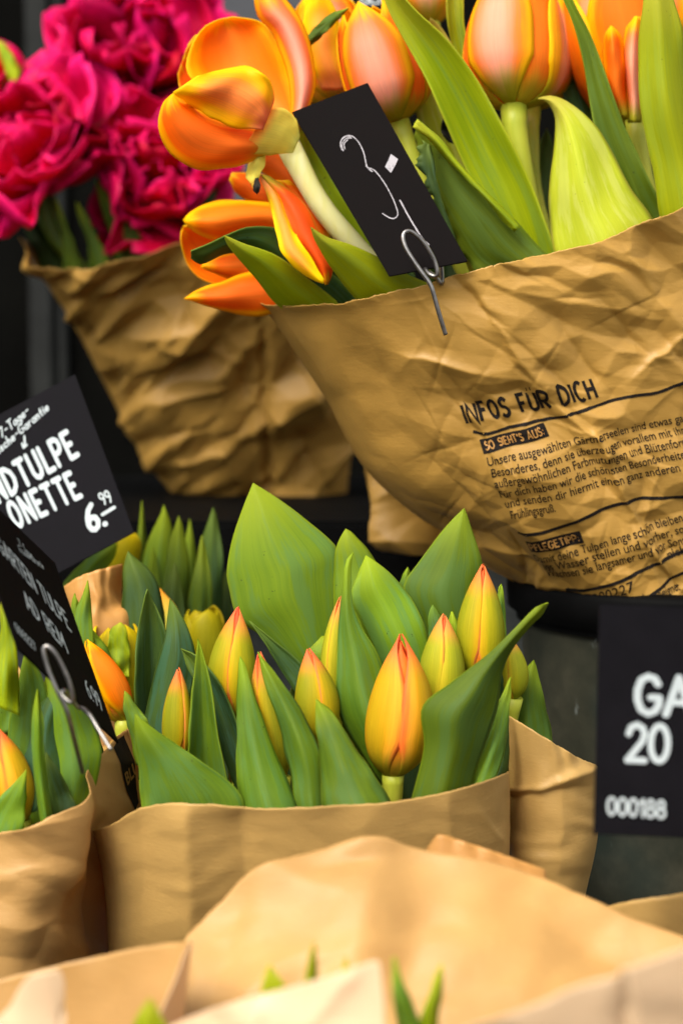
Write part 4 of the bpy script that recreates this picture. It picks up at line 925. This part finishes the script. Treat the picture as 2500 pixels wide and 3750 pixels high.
s3 = thing('name_card', 'charcoal name card numbered in white, standing before the zinc bucket', 'price sign', P(2500, 3060, .66))
k3 = Card((2195, 2212), (3120, 2250), (3090, 3095), (2174, 3055), .66, .68, .655); k3.build('card2', s3)
k3.text('GARTEN', (2330, 2612), (2920, 2635), (2, -136), .18, 'white', s3, gap=.16)
k3.text('20', (2295, 2783), (2442, 2789), (4, -130), .18, 'white', s3, gap=.16)
k3.text('000188', (2222, 2982), (2432, 2996), (2, -62), .17, 'white', s3, gap=.16)

# ------------------------------------------------------------------ tulips in bud in the middle wrap
cbw = thing('paper_wrap', 'smooth kraft wrap around the tulip buds, folded over at one side', 'paper wrap', P(1150, 3700, .86))
CBL = [(330, 3042), (368, 3150), (388, 3300), (398, 3480), (420, 3800)]
CBR = [(1862, 2826), (1864, 2960), (1862, 3110), (1850, 3400), (1800, 3800)]
CBB = [(420, 3800), (800, 3840), (1400, 3840), (1800, 3800)]
cf = crease_field([(700, 2930, 720, 3500, .008, 110, .3), (880, 2960, 890, 3500, -.006, 90, .2), (520, 2960, 520, 3500, -.003, 80, .2), (1640, 2900, 1620, 3300, .002, 60, .4), (1770, 3000, 1830, 3080, .0015, 16, .4)]
    + rand_creases(8, (900, 2980, 1850, 3300), .0008, 200, 30, 77), [('n', 500, 300, 0, .002), ('facet', 300, 200, .3, .0010), ('facet', 90, 60, .3, .0003)], seed=21)
Sheet([(330, 3042), (400, 3022), (500, 2962), (600, 2932), (700, 2926), (790, 2940), (880, 2960), (1000, 2961), (1200, 2950), (1450, 2930), (1700, 2880), (1862, 2826)], CBB, CBL, CBR, .84, .87, .075, .06, 1, cf, (160, 120), flat=.8).build('front_sheet', 'paper_m', cbw)
Sheet([(330, 3042), (480, 2800), (600, 2640), (760, 2720), (1200, 2800), (1600, 2780), (1862, 2826)], CBB, CBL, CBR, .84, .87, .075, .06, -1, None, (60, 40)).build('back_sheet', 'paper', cbw)
ff = crease_field([(1850, 2890, 2000, 2885, .004, 30, .5), (1990, 2890, 2090, 2835, .005, 26, .6), (2080, 2840, 2190, 2800, .004, 24, .5), (1850, 2920, 2100, 2880, -.004, 30, .4), (2060, 2860, 2050, 3200, .0015, 40, .2)], [('n', 160, 120, .2, .001)], seed=30)
Sheet([(1838, 2606), (1900, 2645), (2000, 2705), (2100, 2765), (2178, 2806)], [(1850, 3500), (1950, 3500), (2050, 3490), (2090, 3480)], [(1838, 2606), (1852, 2720), (1862, 2830), (1862, 3110), (1850, 3500)], [(2178, 2806), (2190, 2900), (2186, 3060), (2150, 3240), (2090, 3480)], .875, .885, .03, .03, 1, ff, (80, 110)).build('folded_flap', 'paper_m', cbw)

def bud(label, tip, base, w, d, mats=('bud', 'bud_in'), az=60, leaves=(), tipd=0.0, stemw=54, foot=None, prof=BUD, seed=0, amax=64, flat=1.0, fd=.86, taper=5.5):
    t = tul(label, base[0], base[1] + 500, d, None)
    tulip_head(t, tip, base, w, d, mats, prof, az0=az, amax=amax, tipd=tipd, seed=seed, taper=taper, flat=flat)
    foot = foot or (base[0] * .6 + 1150 * .4, 3500)
    stem([(base[0], base[1] - 6, d), (base[0] + (foot[0] - base[0]) * .12, base[1] + 140, d + .003), (base[0] * .5 + foot[0] * .5, (base[1] + foot[1]) / 2, (d + fd) / 2), (foot[0], foot[1], fd)], stemw, 'stem', t)
    for (L, R, d0, d1, mt, cup, kw) in leaves: leaf(t, L, R, d0, d1, mt, cup, **kw)
    return t

lv = lambda L, R, d0, d1, mt='leaf_cool', cup=-.006, **kw: (L, R, d0, d1, mt, cup, kw)
bud('tall yellow green bud with red tip below the widest leaf', (873, 2228), (850, 2640), 180, .865, ('bud', 'bud_in'), 55, [
    lv([(880, 2970), (870, 2810), (868, 2610), (874, 2480), (880, 2405)], [(1095, 2965), (1012, 2765), (952, 2605), (908, 2460), (880, 2405)], .795, .835, 'leaf_cool', .010)])
bud('slim yellow bud squeezed between two upright leaves', (950, 2385), (1030, 2850), 138, .835, ('bud', 'bud_in'), 20, [
    lv([(1085, 2965), (1062, 2830), (1022, 2660), (965, 2480), (945, 2388)], [(1195, 2960), (1180, 2780), (1125, 2640), (1040, 2510), (945, 2388)], .80, .822, 'leaf_cool', .008)])
bud('small orange-seamed bud in front of the widest leaf', (1128, 2373), (1165, 2720), 166, .845, ('bud', 'bud_in'), 72, [
    lv([(1185, 2960), (1178, 2860), (1162, 2700), (1152, 2620), (1158, 2562)], [(1430, 2940), (1375, 2850), (1285, 2710), (1220, 2610), (1158, 2562)], .782, .815, 'leaf_cool', .010),
    lv([(1110, 2470), (965, 2335), (872, 2262), (842, 2160), (832, 2090), (850, 1980), (890, 1860), (927, 1770)], [(1225, 2420), (1235, 2240), (1242, 2080), (1232, 2003), (1110, 1895), (1015, 1825), (955, 1787), (927, 1770)], .90, .905, 'leaf_wide', .012, nu=21, nv=40, ext=300, wav=.6),
    lv([(1100, 2560), (1010, 2430), (960, 2340), (915, 2275)], [(1160, 2500), (1090, 2420), (1000, 2345), (920, 2278)], .885, .89, 'leaf_dark', -.004, ext=200),
    lv([(1200, 2520), (1130, 2430), (1120, 2390), (1180, 2330)], [(1260, 2480), (1250, 2420), (1230, 2360), (1185, 2330)], .88, .885, 'leaf_wide', .004, ext=200)], seed=3)
bud('narrow dull yellow bud beside the rolled upright leaf', (1246, 2188), (1222, 2590), 100, .875, ('bud_green', 'bud_in'), 150, [
    lv([(1330, 2780), (1242, 2610), (1238, 2400), (1252, 2160), (1264, 2065), (1292, 2024)], [(1440, 2600), (1385, 2410), (1312, 2275), (1288, 2185), (1284, 2085), (1292, 2024)], .84, .862, 'leaf_cool', .008, ext=200),
    lv([(1230, 2280), (1221, 2140), (1222, 2045), (1240, 1982), (1265, 1937)], [(1440, 2200), (1365, 2040), (1305, 1970), (1280, 1945), (1265, 1937)], .90, .90, 'leaf_wide', .008, ext=300)])
b5 = bud('largest ripe orange bud with open red seam, on its own pale stem', (1465, 2325), (1438, 2842), 256, .835, ('bud_ripe', 'bud_in'), 62, [
    lv([(1420, 2480), (1320, 2270), (1285, 2190), (1308, 2105), (1340, 2035)], [(1575, 2370), (1535, 2250), (1472, 2145), (1405, 2083), (1340, 2035)], .875, .88, 'leaf_wide', .010, ext=300, nu=17),
    lv([(1440, 2200), (1462, 2130), (1475, 2100), (1492, 2078)], [(1520, 2200), (1515, 2140), (1503, 2105), (1492, 2078)], .915, .915, 'leaf_cool', .004, ext=100)], seed=5, stemw=64, foot=(1400, 3500), amax=61, taper=2.6)
bud('pale green bud with notched red tip beside the largest bud', (1626, 2254), (1600, 2640), 172, .855, ('bud_green', 'bud_in'), 64, [
    lv([(1500, 2960), (1552, 2740), (1546, 2590), (1650, 2500), (1780, 2402), (1880, 2305), (1958, 2225), (2005, 2208)], [(1720, 2920), (1745, 2810), (1815, 2610), (1835, 2470), (1872, 2380), (1940, 2292), (1982, 2252), (2005, 2208)], .805, .80, 'leaf_cool', .012, nu=17, nv=44, wav=.6, dr=.004),
    lv([(1560, 2420), (1565, 2330), (1570, 2260), (1583, 2215)], [(1660, 2420), (1640, 2330), (1610, 2260), (1583, 2215)], .87, .87, 'leaf_blue', .004, ext=200),
    lv([(1700, 2500), (1665, 2400), (1640, 2310), (1652, 2240)], [(1760, 2480), (1720, 2400), (1690, 2310), (1655, 2240)], .865, .865, 'leaf_wide', .004, ext=200)], seed=8)
bud('highest yellow green bud in front of the pointed leaf', (1768, 2073), (1750, 2490), 178, .865, ('bud', 'bud_in'), 60, [
    lv([(1560, 2420), (1530, 2280), (1475, 2155), (1530, 2062), (1620, 1945), (1698, 1862)], [(1740, 2420), (1770, 2240), (1766, 2090), (1745, 1995), (1722, 1925), (1698, 1862)], .90, .90, 'leaf_cool', .010, nu=17, ext=300),
    lv([(1810, 2260), (1818, 2200), (1822, 2165), (1834, 2138)], [(1850, 2260), (1846, 2200), (1842, 2165), (1834, 2138)], .89, .89, 'leaf_cool', .003, ext=200)], seed=11)
bud('small orange-yellow bud between tall dark leaves by the folded paper edge', (652, 2450), (648, 2790), 114, .84, ('bud', 'bud_in'), 80, [
    lv([(525, 2985), (508, 2810), (496, 2700), (492, 2650), (495, 2615)], [(895, 2975), (860, 2885), (745, 2795), (645, 2725), (565, 2672), (495, 2615)], .80, .80, 'leaf_cool', .008, nu=17),
    lv([(500, 2800), (482, 2710), (456, 2610), (457, 2530)], [(570, 2700), (540, 2640), (500, 2580), (457, 2530)], .845, .845, 'leaf_wide', .004, ext=10),
    lv([(685, 2800), (700, 2580), (714, 2440), (725, 2340)], [(835, 2880), (805, 2720), (772, 2510), (742, 2385), (725, 2340)], .825, .835, 'leaf_cool', -.008, ext=120),
    lv([(840, 2830), (745, 2570), (690, 2450), (663, 2375)], [(900, 2740), (820, 2530), (730, 2410), (663, 2375)], .842, .855, 'leaf_blue', -.005, ext=120),
    lv([(500, 2620), (496, 2420), (514, 2260), (540, 2158)], [(640, 2620), (618, 2370), (582, 2245), (540, 2158)], .87, .875, 'leaf_dark', -.010, ext=200, dl=-.006),
    lv([(520, 2680), (560, 2490), (610, 2310), (623, 2193)], [(700, 2560), (716, 2410), (692, 2310), (655, 2235), (623, 2193)], .865, .87, 'leaf_blue', .008, ext=200)], foot=(800, 3500), seed=14)
bud('half hidden yellow bud behind the outstretched leaf, nearest the zinc bucket', (1862, 2330), (1880, 2560), 110, .89, ('bud_green', 'bud_in'), 40, [
    lv([(1690, 2930), (1765, 2740), (1805, 2610), (1842, 2535), (1868, 2480)], [(1800, 2890), (1850, 2720), (1866, 2580), (1868, 2480)], .81, .825, 'leaf_wide', .006),
    lv([(1850, 2780), (1858, 2560), (1900, 2485), (1953, 2418)], [(2030, 2780), (1996, 2580), (1968, 2470), (1953, 2418)], .905, .905, 'leaf_cool', .008, ext=200),
    lv([(1770, 2890), (1820, 2720), (1840, 2640), (1850, 2580)], [(1850, 2880), (1860, 2740), (1862, 2660), (1855, 2580)], .845, .85, 'leaf_dark', .004),
    lv([(1790, 2620), (1800, 2500), (1820, 2440), (1850, 2410)], [(1890, 2620), (1890, 2520), (1880, 2450), (1852, 2410)], .89, .89, 'leaf_blue', .004, ext=100)], seed=17)
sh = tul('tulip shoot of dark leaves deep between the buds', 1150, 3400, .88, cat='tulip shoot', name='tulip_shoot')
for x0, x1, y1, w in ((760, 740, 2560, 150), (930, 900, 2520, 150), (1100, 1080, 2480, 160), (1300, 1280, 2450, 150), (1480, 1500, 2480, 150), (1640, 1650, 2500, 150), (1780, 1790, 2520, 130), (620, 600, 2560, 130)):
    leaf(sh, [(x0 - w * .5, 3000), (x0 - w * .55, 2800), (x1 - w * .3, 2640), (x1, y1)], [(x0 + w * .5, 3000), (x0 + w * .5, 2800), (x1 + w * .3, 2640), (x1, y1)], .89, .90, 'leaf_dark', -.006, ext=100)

# ------------------------------------------------------------------ the bunch at the left with the looped card
lw = thing('paper_wrap', 'kraft wrap with black printed stripe below the slanting garden tulip card', 'paper wrap', P(100, 3700, .78))
LWT = [(-420, 3120), (-200, 3110), (0, 3055), (100, 3030), (200, 2975), (270, 2932), (290, 2880), (292, 2840), (330, 2790), (400, 2740), (470, 2668)]
LWL = [(-420, 3120), (-410, 3300), (-400, 3500), (-380, 3800)]
LWR = [(470, 2668), (505, 2800), (522, 2950), (500, 3040), (450, 3150), (430, 3300), (420, 3800)]
LWB = [(-380, 3800), (-100, 3850), (200, 3850), (420, 3800)]
wf_ = crease_field([(290, 2900, 330, 3500, .006, 60, .5), (380, 3000, 340, 3500, -.010, 60, .2), (0, 3060, 200, 3000, .003, 30, .5), (0, 3200, 140, 3180, .002, 30, .5), (320, 2830, 480, 2960, .002, 40, .3), (100, 3400, 280, 3350, .002, 40, .3)], [('n', 260, 160, .4, .0020), ('facet', 190, 130, .6, .0042)], seed=41)
lws = Sheet(LWT, LWB, LWL, LWR, .90, .90, .13, .11, 1, wf_, (150, 120), flat=1.6); lws.build('front_sheet', 'paper_lit', lw)
Sheet([(-420, 3120), (-100, 2600), (0, 2440), (85, 2460), (110, 2620), (300, 2760), (470, 2668)], LWB, LWL, LWR, .90, .90, .04, .04, -1, None, (60, 40)).build('back_sheet', 'paper', lw)
print_on(lws, np.array([(424, 2737), (462, 2690), (492, 2790), (509, 2940), (484, 2972), (452, 2850)], float), [(0, 1, 2, 3, 4, 5)], 'printed_stripe', 'ink', lw, .0006)
print_text(lws, 'BLU', (466, 2876), (508, 2822), (-13, -42), lw, bold=.03, mat='paper_o', lift=.0010, name='stripe_lettering')
c1 = bud('glowing orange tulip leaning behind the edge of the slanting card', (318, 2345), (455, 2640), 150, .905, ('pet_in', 'pet_red'), 40, [
    lv([(270, 2480), (272, 2280), (298, 2190), (322, 2125)], [(350, 2480), (338, 2280), (332, 2180), (322, 2125)], .92, .92, 'leaf_wide', .005, ext=100),
    lv([(262, 2400), (262, 2300), (266, 2220), (275, 2172)], [(310, 2400), (300, 2300), (288, 2220), (275, 2172)], .925, .925, 'leaf_cool', .003, ext=100),
    lv([(420, 2620), (370, 2450), (330, 2360), (340, 2310)], [(470, 2620), (440, 2480), (390, 2370), (342, 2310)], .925, .925, 'leaf_cool', .004, ext=20)], foot=(380, 3400), seed=31, fd=.93)
bud('orange red bud at the picture edge behind a light leaf', (-8, 2672), (80, 3010), 165, .80, ('bud_ripe', 'bud_in'), 50, [
    lv([(-110, 3090), (0, 2925), (60, 2860), (97, 2818)], [(85, 3060), (92, 2970), (98, 2890), (97, 2818)], .785, .785, 'leaf_wide', .004, ext=60),
    lv([(-90, 2950), (-70, 2640), (-40, 2540), (0, 2468)], [(200, 2990), (152, 2790), (82, 2610), (0, 2468)], .845, .845, 'leaf_cool', .010),
    lv([(150, 3010), (126, 2820), (122, 2660), (137, 2524)], [(195, 3000), (168, 2820), (160, 2660), (137, 2524)], .79, .77, 'leaf_wide', .006),
    lv([(180, 3010), (168, 2870), (164, 2800), (170, 2755)], [(285, 2960), (225, 2840), (195, 2790), (170, 2755)], .80, .79, 'leaf_dark', .004)], foot=(120, 3500), seed=33, fd=.8)
bud('orange bud cut by the picture edge above the inner paper', (-60, 2300), (-20, 2560), 170, .845, ('bud_ripe', 'bud_in'), 60, [
    lv([(-20, 2420), (0, 2320), (4, 2240), (10, 2174)], [(70, 2480), (58, 2350), (36, 2250), (10, 2174)], .80, .80, 'leaf_lime', .004, ext=150),
    lv([(-60, 2560), (-40, 2420), (-20, 2360), (-10, 2320)], [(60, 2520), (50, 2420), (25, 2360), (-5, 2320)], .83, .83, 'leaf_wide', .004, ext=150),
    lv([(40, 2640), (70, 2520), (80, 2440), (95, 2380)], [(180, 2600), (160, 2500), (130, 2430), (95, 2380)], .815, .815, 'leaf_cool', .004, ext=200)], foot=(60, 3500), seed=35, fd=.8)
bud('tiny red tipped bud deep under the garden tulip card', (62, 2525), (52, 2700), 60, .845, ('bud_ripe', 'bud_in'), 60, [
    lv([(190, 2990), (160, 2790), (148, 2600), (178, 2450)], [(345, 2900), (375, 2750), (340, 2630), (275, 2510), (178, 2450)], .805, .82, 'leaf_wide', .010, nu=17),
    lv([(80, 2900), (90, 2750), (120, 2620), (230, 2470)], [(230, 2850), (230, 2700), (240, 2580), (235, 2470)], .80, .82, 'leaf_blue', .006),
    lv([(300, 2860), (280, 2740), (270, 2640), (275, 2560)], [(385, 2800), (370, 2720), (330, 2640), (278, 2560)], .865, .845, 'leaf_cool', .005, ext=30)], foot=(120, 3500), seed=37, fd=.8, stemw=40)
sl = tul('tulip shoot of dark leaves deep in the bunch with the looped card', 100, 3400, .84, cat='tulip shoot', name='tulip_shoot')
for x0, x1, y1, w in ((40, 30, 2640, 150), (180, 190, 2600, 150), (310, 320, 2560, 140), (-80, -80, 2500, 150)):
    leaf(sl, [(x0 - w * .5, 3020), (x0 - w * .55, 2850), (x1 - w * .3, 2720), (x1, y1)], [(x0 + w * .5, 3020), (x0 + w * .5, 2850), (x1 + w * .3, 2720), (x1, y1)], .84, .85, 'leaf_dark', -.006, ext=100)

# ------------------------------------------------------------------ blurred yellow tulips and shoots behind
bw = thing('paper_wrap', 'bright orange kraft paper corner behind the yellow tulip', 'paper wrap', P(400, 2700, .98))
Sheet([(235, 2150), (300, 2108), (380, 2082), (448, 2064)], [(250, 2900), (400, 2920), (520, 2920), (620, 2900)], [(235, 2150), (240, 2300), (245, 2600), (250, 2900)], [(448, 2064), (450, 2200), (500, 2240), (515, 2320), (560, 2600), (620, 2900)], .985, .97, .03, .03, 1, crease_field([(352, 2140, 360, 2300, .005, 24, .4)], [('n', 120, 90, 0, .002)], 3), (60, 80)).build('front_sheet', 'paper_o', bw)
Sheet([(235, 2150), (300, 2190), (380, 2190), (448, 2064)], [(250, 2900), (400, 2920), (520, 2920), (620, 2900)], [(235, 2150), (240, 2300), (245, 2600), (250, 2900)], [(448, 2064), (450, 2200), (500, 2240), (515, 2320), (560, 2600), (620, 2900)], .985, .97, .05, .05, -1, None, (30, 40)).build('back_sheet', 'paper_o', bw)
y1 = bud('open yellow tulip below the bright paper corner', (425, 2285), (455, 2620), 230, .95, ('yel', 'yel'), 30, [lv([(390, 2420), (395, 2340), (410, 2300), (440, 2280)], [(480, 2420), (470, 2340), (460, 2300), (442, 2280)], .93, .93, 'leaf_lime', .003, ext=60)], foot=(480, 3200), prof=CUPF, seed=51, fd=.95, taper=2.6)
y2 = bud('blurred dull yellow tulip beside the tallest bud', (745, 2225), (760, 2560), 185, 1.04, ('yel_dull', 'yel_dull'), 20, (), foot=(700, 3200), prof=CUPF, seed=53, fd=1.05)
y3 = bud('yellow tulip touching the lower corner of the name card', (460, 1945), (400, 2160), 190, 1.12, ('yel', 'yel'), 20, (), foot=(560, 3000), prof=CUPF, seed=55, fd=1.06)
sb = tul('cluster of blurred narrow tulip leaves in front of the dark shelf', 620, 2700, 1.1, cat='tulip shoot', name='tulip_shoot')
for x0, x1, y1_, w, m_, dd in ((560, 600, 1850, 110, 'leaf_wide', 1.10), (640, 655, 1890, 90, 'leaf_cool', 1.08), (700, 695, 1900, 60, 'leaf_cool', 1.12), (760, 780, 1860, 90, 'leaf_dark', 1.10), (520, 520, 1835, 40, 'leaf_cool', 1.12), (730, 740, 1960, 80, 'leaf_cool', 1.07), (600, 640, 2060, 110, 'leaf_dark', 1.06), (540, 560, 2000, 80, 'leaf_cool', 1.09), (800, 830, 2080, 70, 'leaf_dark', 1.12)):
    leaf(sb, [(x0 - w * .5, 2600), (x0 - w * .55, 2350), (x0 * .4 + x1 * .6 - w * .5, y1_ + 200), (x1 - w * .2, y1_ + 60), (x1, y1_)], [(x0 + w * .5, 2600), (x0 + w * .5, 2350), (x0 * .4 + x1 * .6 + w * .5, y1_ + 200), (x1 + w * .2, y1_ + 60), (x1, y1_)], dd, dd, m_, .005, ext=100)
so = tul('broad olive leaf standing against the bright paper corner', 540, 2600, .97, cat='tulip shoot', name='tulip_shoot')
leaf(so, [(450, 2420), (448, 2240), (452, 2110), (470, 2020)], [(600, 2420), (600, 2260), (570, 2120), (470, 2020)], .965, .965, 'leaf_dark', .010, ext=200)
leaf(so, [(560, 2500), (560, 2380), (575, 2250), (580, 2150)], [(680, 2500), (680, 2350), (650, 2230), (580, 2150)], 1.0, 1.0, 'pet_base', .006, ext=100)
leaf(so, [(250, 2120), (300, 2060), (350, 2020), (420, 1990)], [(330, 2180), (380, 2090), (420, 2040), (430, 1990)], 1.06, 1.06, 'leaf_wide', .006, ext=200)

# ------------------------------------------------------------------ foreground bunch, out of focus
fw = thing('paper_wrap', 'broad bright kraft wrap nearest the viewer, green tips inside', 'paper wrap', P(1300, 4000, .6))
FB = [(600, 4300), (1000, 4350), (1800, 4350), (2500, 4300)]
FL = [(540, 3800), (555, 3950), (580, 4100), (600, 4300)]; FR = [(2900, 3640), (2850, 3900), (2700, 4100), (2500, 4300)]
bf = crease_field([(1400, 3080, 1250, 3700, .004, 160, .2), (900, 3220, 760, 3700, -.003, 120, .2), (2000, 3230, 1900, 3700, .003, 160, .2)], [('n', 420, 300, .3, .003), ('facet', 330, 240, .4, .0045), ('facet', 140, 100, .2, .0010)], seed=61)
Sheet([(540, 3800), (580, 3680), (630, 3520), (660, 3440), (720, 3365), (900, 3210), (1050, 3150), (1250, 3087), (1390, 3074), (1520, 3105), (1800, 3170), (2000, 3222), (2200, 3310), (2350, 3390), (2500, 3450), (2700, 3540), (2900, 3640)], FB, FL, FR, .62, .56, .07, .03, -1, bf, (140, 90), flat=.8).build('back_sheet', 'paper_lit', fw)
Sheet([(540, 3800), (700, 3722), (830, 3680), (960, 3643), (1180, 3582), (1340, 3526), (1388, 3524), (1400, 3620), (1430, 3800), (1600, 3900), (2200, 3900), (2900, 3640)], FB, FL, FR, .62, .56, .09, .04, 1, crease_field([(960, 3640, 920, 3900, .004, 60, .3), (1330, 3530, 1100, 3800, .003, 60, .4)], [('n', 300, 200, .3, .0015)], 65), (150, 70), flat=.7).build('front_sheet', 'paper_overlit', fw)
Sheet([(1560, 3115), (1590, 3070), (1615, 3056), (1700, 3082), (1850, 3132), (1995, 3185)], [(1560, 3500), (1700, 3500), (1850, 3500), (2010, 3500)], [(1560, 3115), (1560, 3300), (1560, 3500)], [(1995, 3185), (2005, 3300), (2010, 3500)], .712, .70, .004, .004, 1, None, (40, 30)).build('folded_corner', 'paper_o', fw)
for lab, t, bl, br, d in (('pointed green leaf tip, first of five in the nearest wrap', (548, 3655), (490, 3760), (600, 3740), .545), ('broad green leaf tip beside the paper edge in the nearest wrap', (988, 3532), (950, 3650), (1060, 3640), .56), ('slim tall green leaf tip in the nearest wrap', (1150, 3450), (1105, 3640), (1162, 3640), .57), ('tiny green leaf tip just clearing the paper fold in the nearest wrap', (1266, 3503), (1250, 3600), (1284, 3600), .575)):
    g = tul(lab, (bl[0] + br[0]) / 2, 4200, d, 'green tips in the nearest wrap', 'leaf tip', 'tulip_shoot')
    leaf(g, [bl, ((bl[0] * .55 + t[0] * .45) - 3, bl[1] * .5 + t[1] * .5), t], [br, ((br[0] * .55 + t[0] * .45) + 3, br[1] * .5 + t[1] * .5), t], d + .002, d, 'leaf_bright', .003, ext=250, nv=18)
gp = tul('pair of long pointed leaves spread in a v in the nearest wrap', 1520, 4200, .57, 'green tips in the nearest wrap', 'leaf tip', 'tulip_shoot')
leaf(gp, [(1480, 3850), (1450, 3720), (1436, 3600), (1440, 3505)], [(1560, 3800), (1520, 3700), (1475, 3590), (1442, 3505)], .565, .56, 'leaf_wide', .005, ext=200)
leaf(gp, [(1500, 3850), (1540, 3720), (1580, 3610), (1616, 3530)], [(1590, 3850), (1605, 3730), (1618, 3620), (1618, 3530)], .572, .565, 'leaf_lime', .005, ext=200)

f2 = thing('paper_wrap', 'overlapped kraft wrap coloured as brightly lit at the lower corner under the charcoal card', 'paper wrap', P(2500, 4200, .5))
Sheet([(1500, 3900), (1620, 3810), (1750, 3750), (2000, 3655), (2180, 3600), (2272, 3574), (2288, 3546), (2400, 3510), (2600, 3450), (3100, 3350)], [(1700, 4300), (2100, 4350), (2600, 4350), (3000, 4300)], [(1500, 3900), (1560, 4050), (1640, 4200), (1700, 4300)], [(3100, 3350), (3100, 3700), (3060, 4000), (3000, 4300)], .52, .54, .05, .05, 1, crease_field([(2285, 3560, 2320, 3900, -.004, 30, .7), (1900, 3700, 1950, 3900, .002, 80, .3)], [('n', 300, 200, .2, .0015)], 71), (110, 60)).build('front_sheet', 'paper_overlit', f2)
Sheet([(1500, 3900), (2000, 3800), (2600, 3650), (3100, 3350)], [(1700, 4300), (2100, 4350), (2600, 4350), (3000, 4300)], [(1500, 3900), (1560, 4050), (1640, 4200), (1700, 4300)], [(3100, 3350), (3100, 3700), (3060, 4000), (3000, 4300)], .52, .54, .05, .05, -1, None, (40, 30)).build('back_sheet', 'paper_lit', f2)
f3 = thing('paper_wrap', 'kraft wrap coloured as brightly lit in the near corner below the striped wrap', 'paper wrap', P(250, 4200, .55))
F3B = [(-400, 4300), (0, 4350), (300, 4350), (620, 4300)]; F3L = [(-500, 3900), (-480, 4050), (-450, 4200), (-400, 4300)]; F3R = [(700, 3445), (680, 3650), (650, 3900), (620, 4300)]
Sheet([(-500, 3900), (-200, 3650), (0, 3590), (215, 3535), (400, 3492), (560, 3462), (700, 3445)], F3B, F3L, F3R, .62, .60, .03, .04, -1, crease_field([], [('n', 300, 200, .2, .002)], 75), (70, 50)).build('back_sheet', 'paper_lit', f3)
Sheet([(-500, 3900), (-200, 3850), (0, 3722), (60, 3632), (108, 3574), (160, 3564), (214, 3560), (226, 3650), (240, 3800), (400, 3850), (560, 3760), (640, 3600), (700, 3445)], F3B, F3L, F3R, .62, .60, .06, .04, 1, crease_field([(225, 3560, 240, 3800, -.004, 30, .4)], [('n', 200, 150, .2, .001)], 77), (110, 50)).build('front_sheet', 'paper_overlit', f3)
f4 = thing('paper_wrap', 'brown kraft wrap edge between the zinc bucket and the nearest wrap', 'paper wrap', P(2600, 3900, .75))
Sheet([(2150, 3340), (2300, 3300), (2500, 3268), (2900, 3230)], [(2250, 4000), (2400, 4030), (2600, 4030), (2800, 4000)], [(2150, 3340), (2180, 3600), (2250, 4000)], [(2900, 3230), (2880, 3600), (2800, 4000)], .76, .76, .04, .03, 1, crease_field([], [('n', 200, 150, .2, .002)], 81), (50, 40)).build('front_sheet', 'paper_m', f4)
Sheet([(2150, 3340), (2300, 3420), (2500, 3400), (2900, 3230)], [(2250, 4000), (2400, 4030), (2600, 4030), (2800, 4000)], [(2150, 3340), (2180, 3600), (2250, 4000)], [(2900, 3230), (2880, 3600), (2800, 4000)], .76, .76, .04, .03, -1, None, (30, 30)).build('back_sheet', 'paper_m', f4)
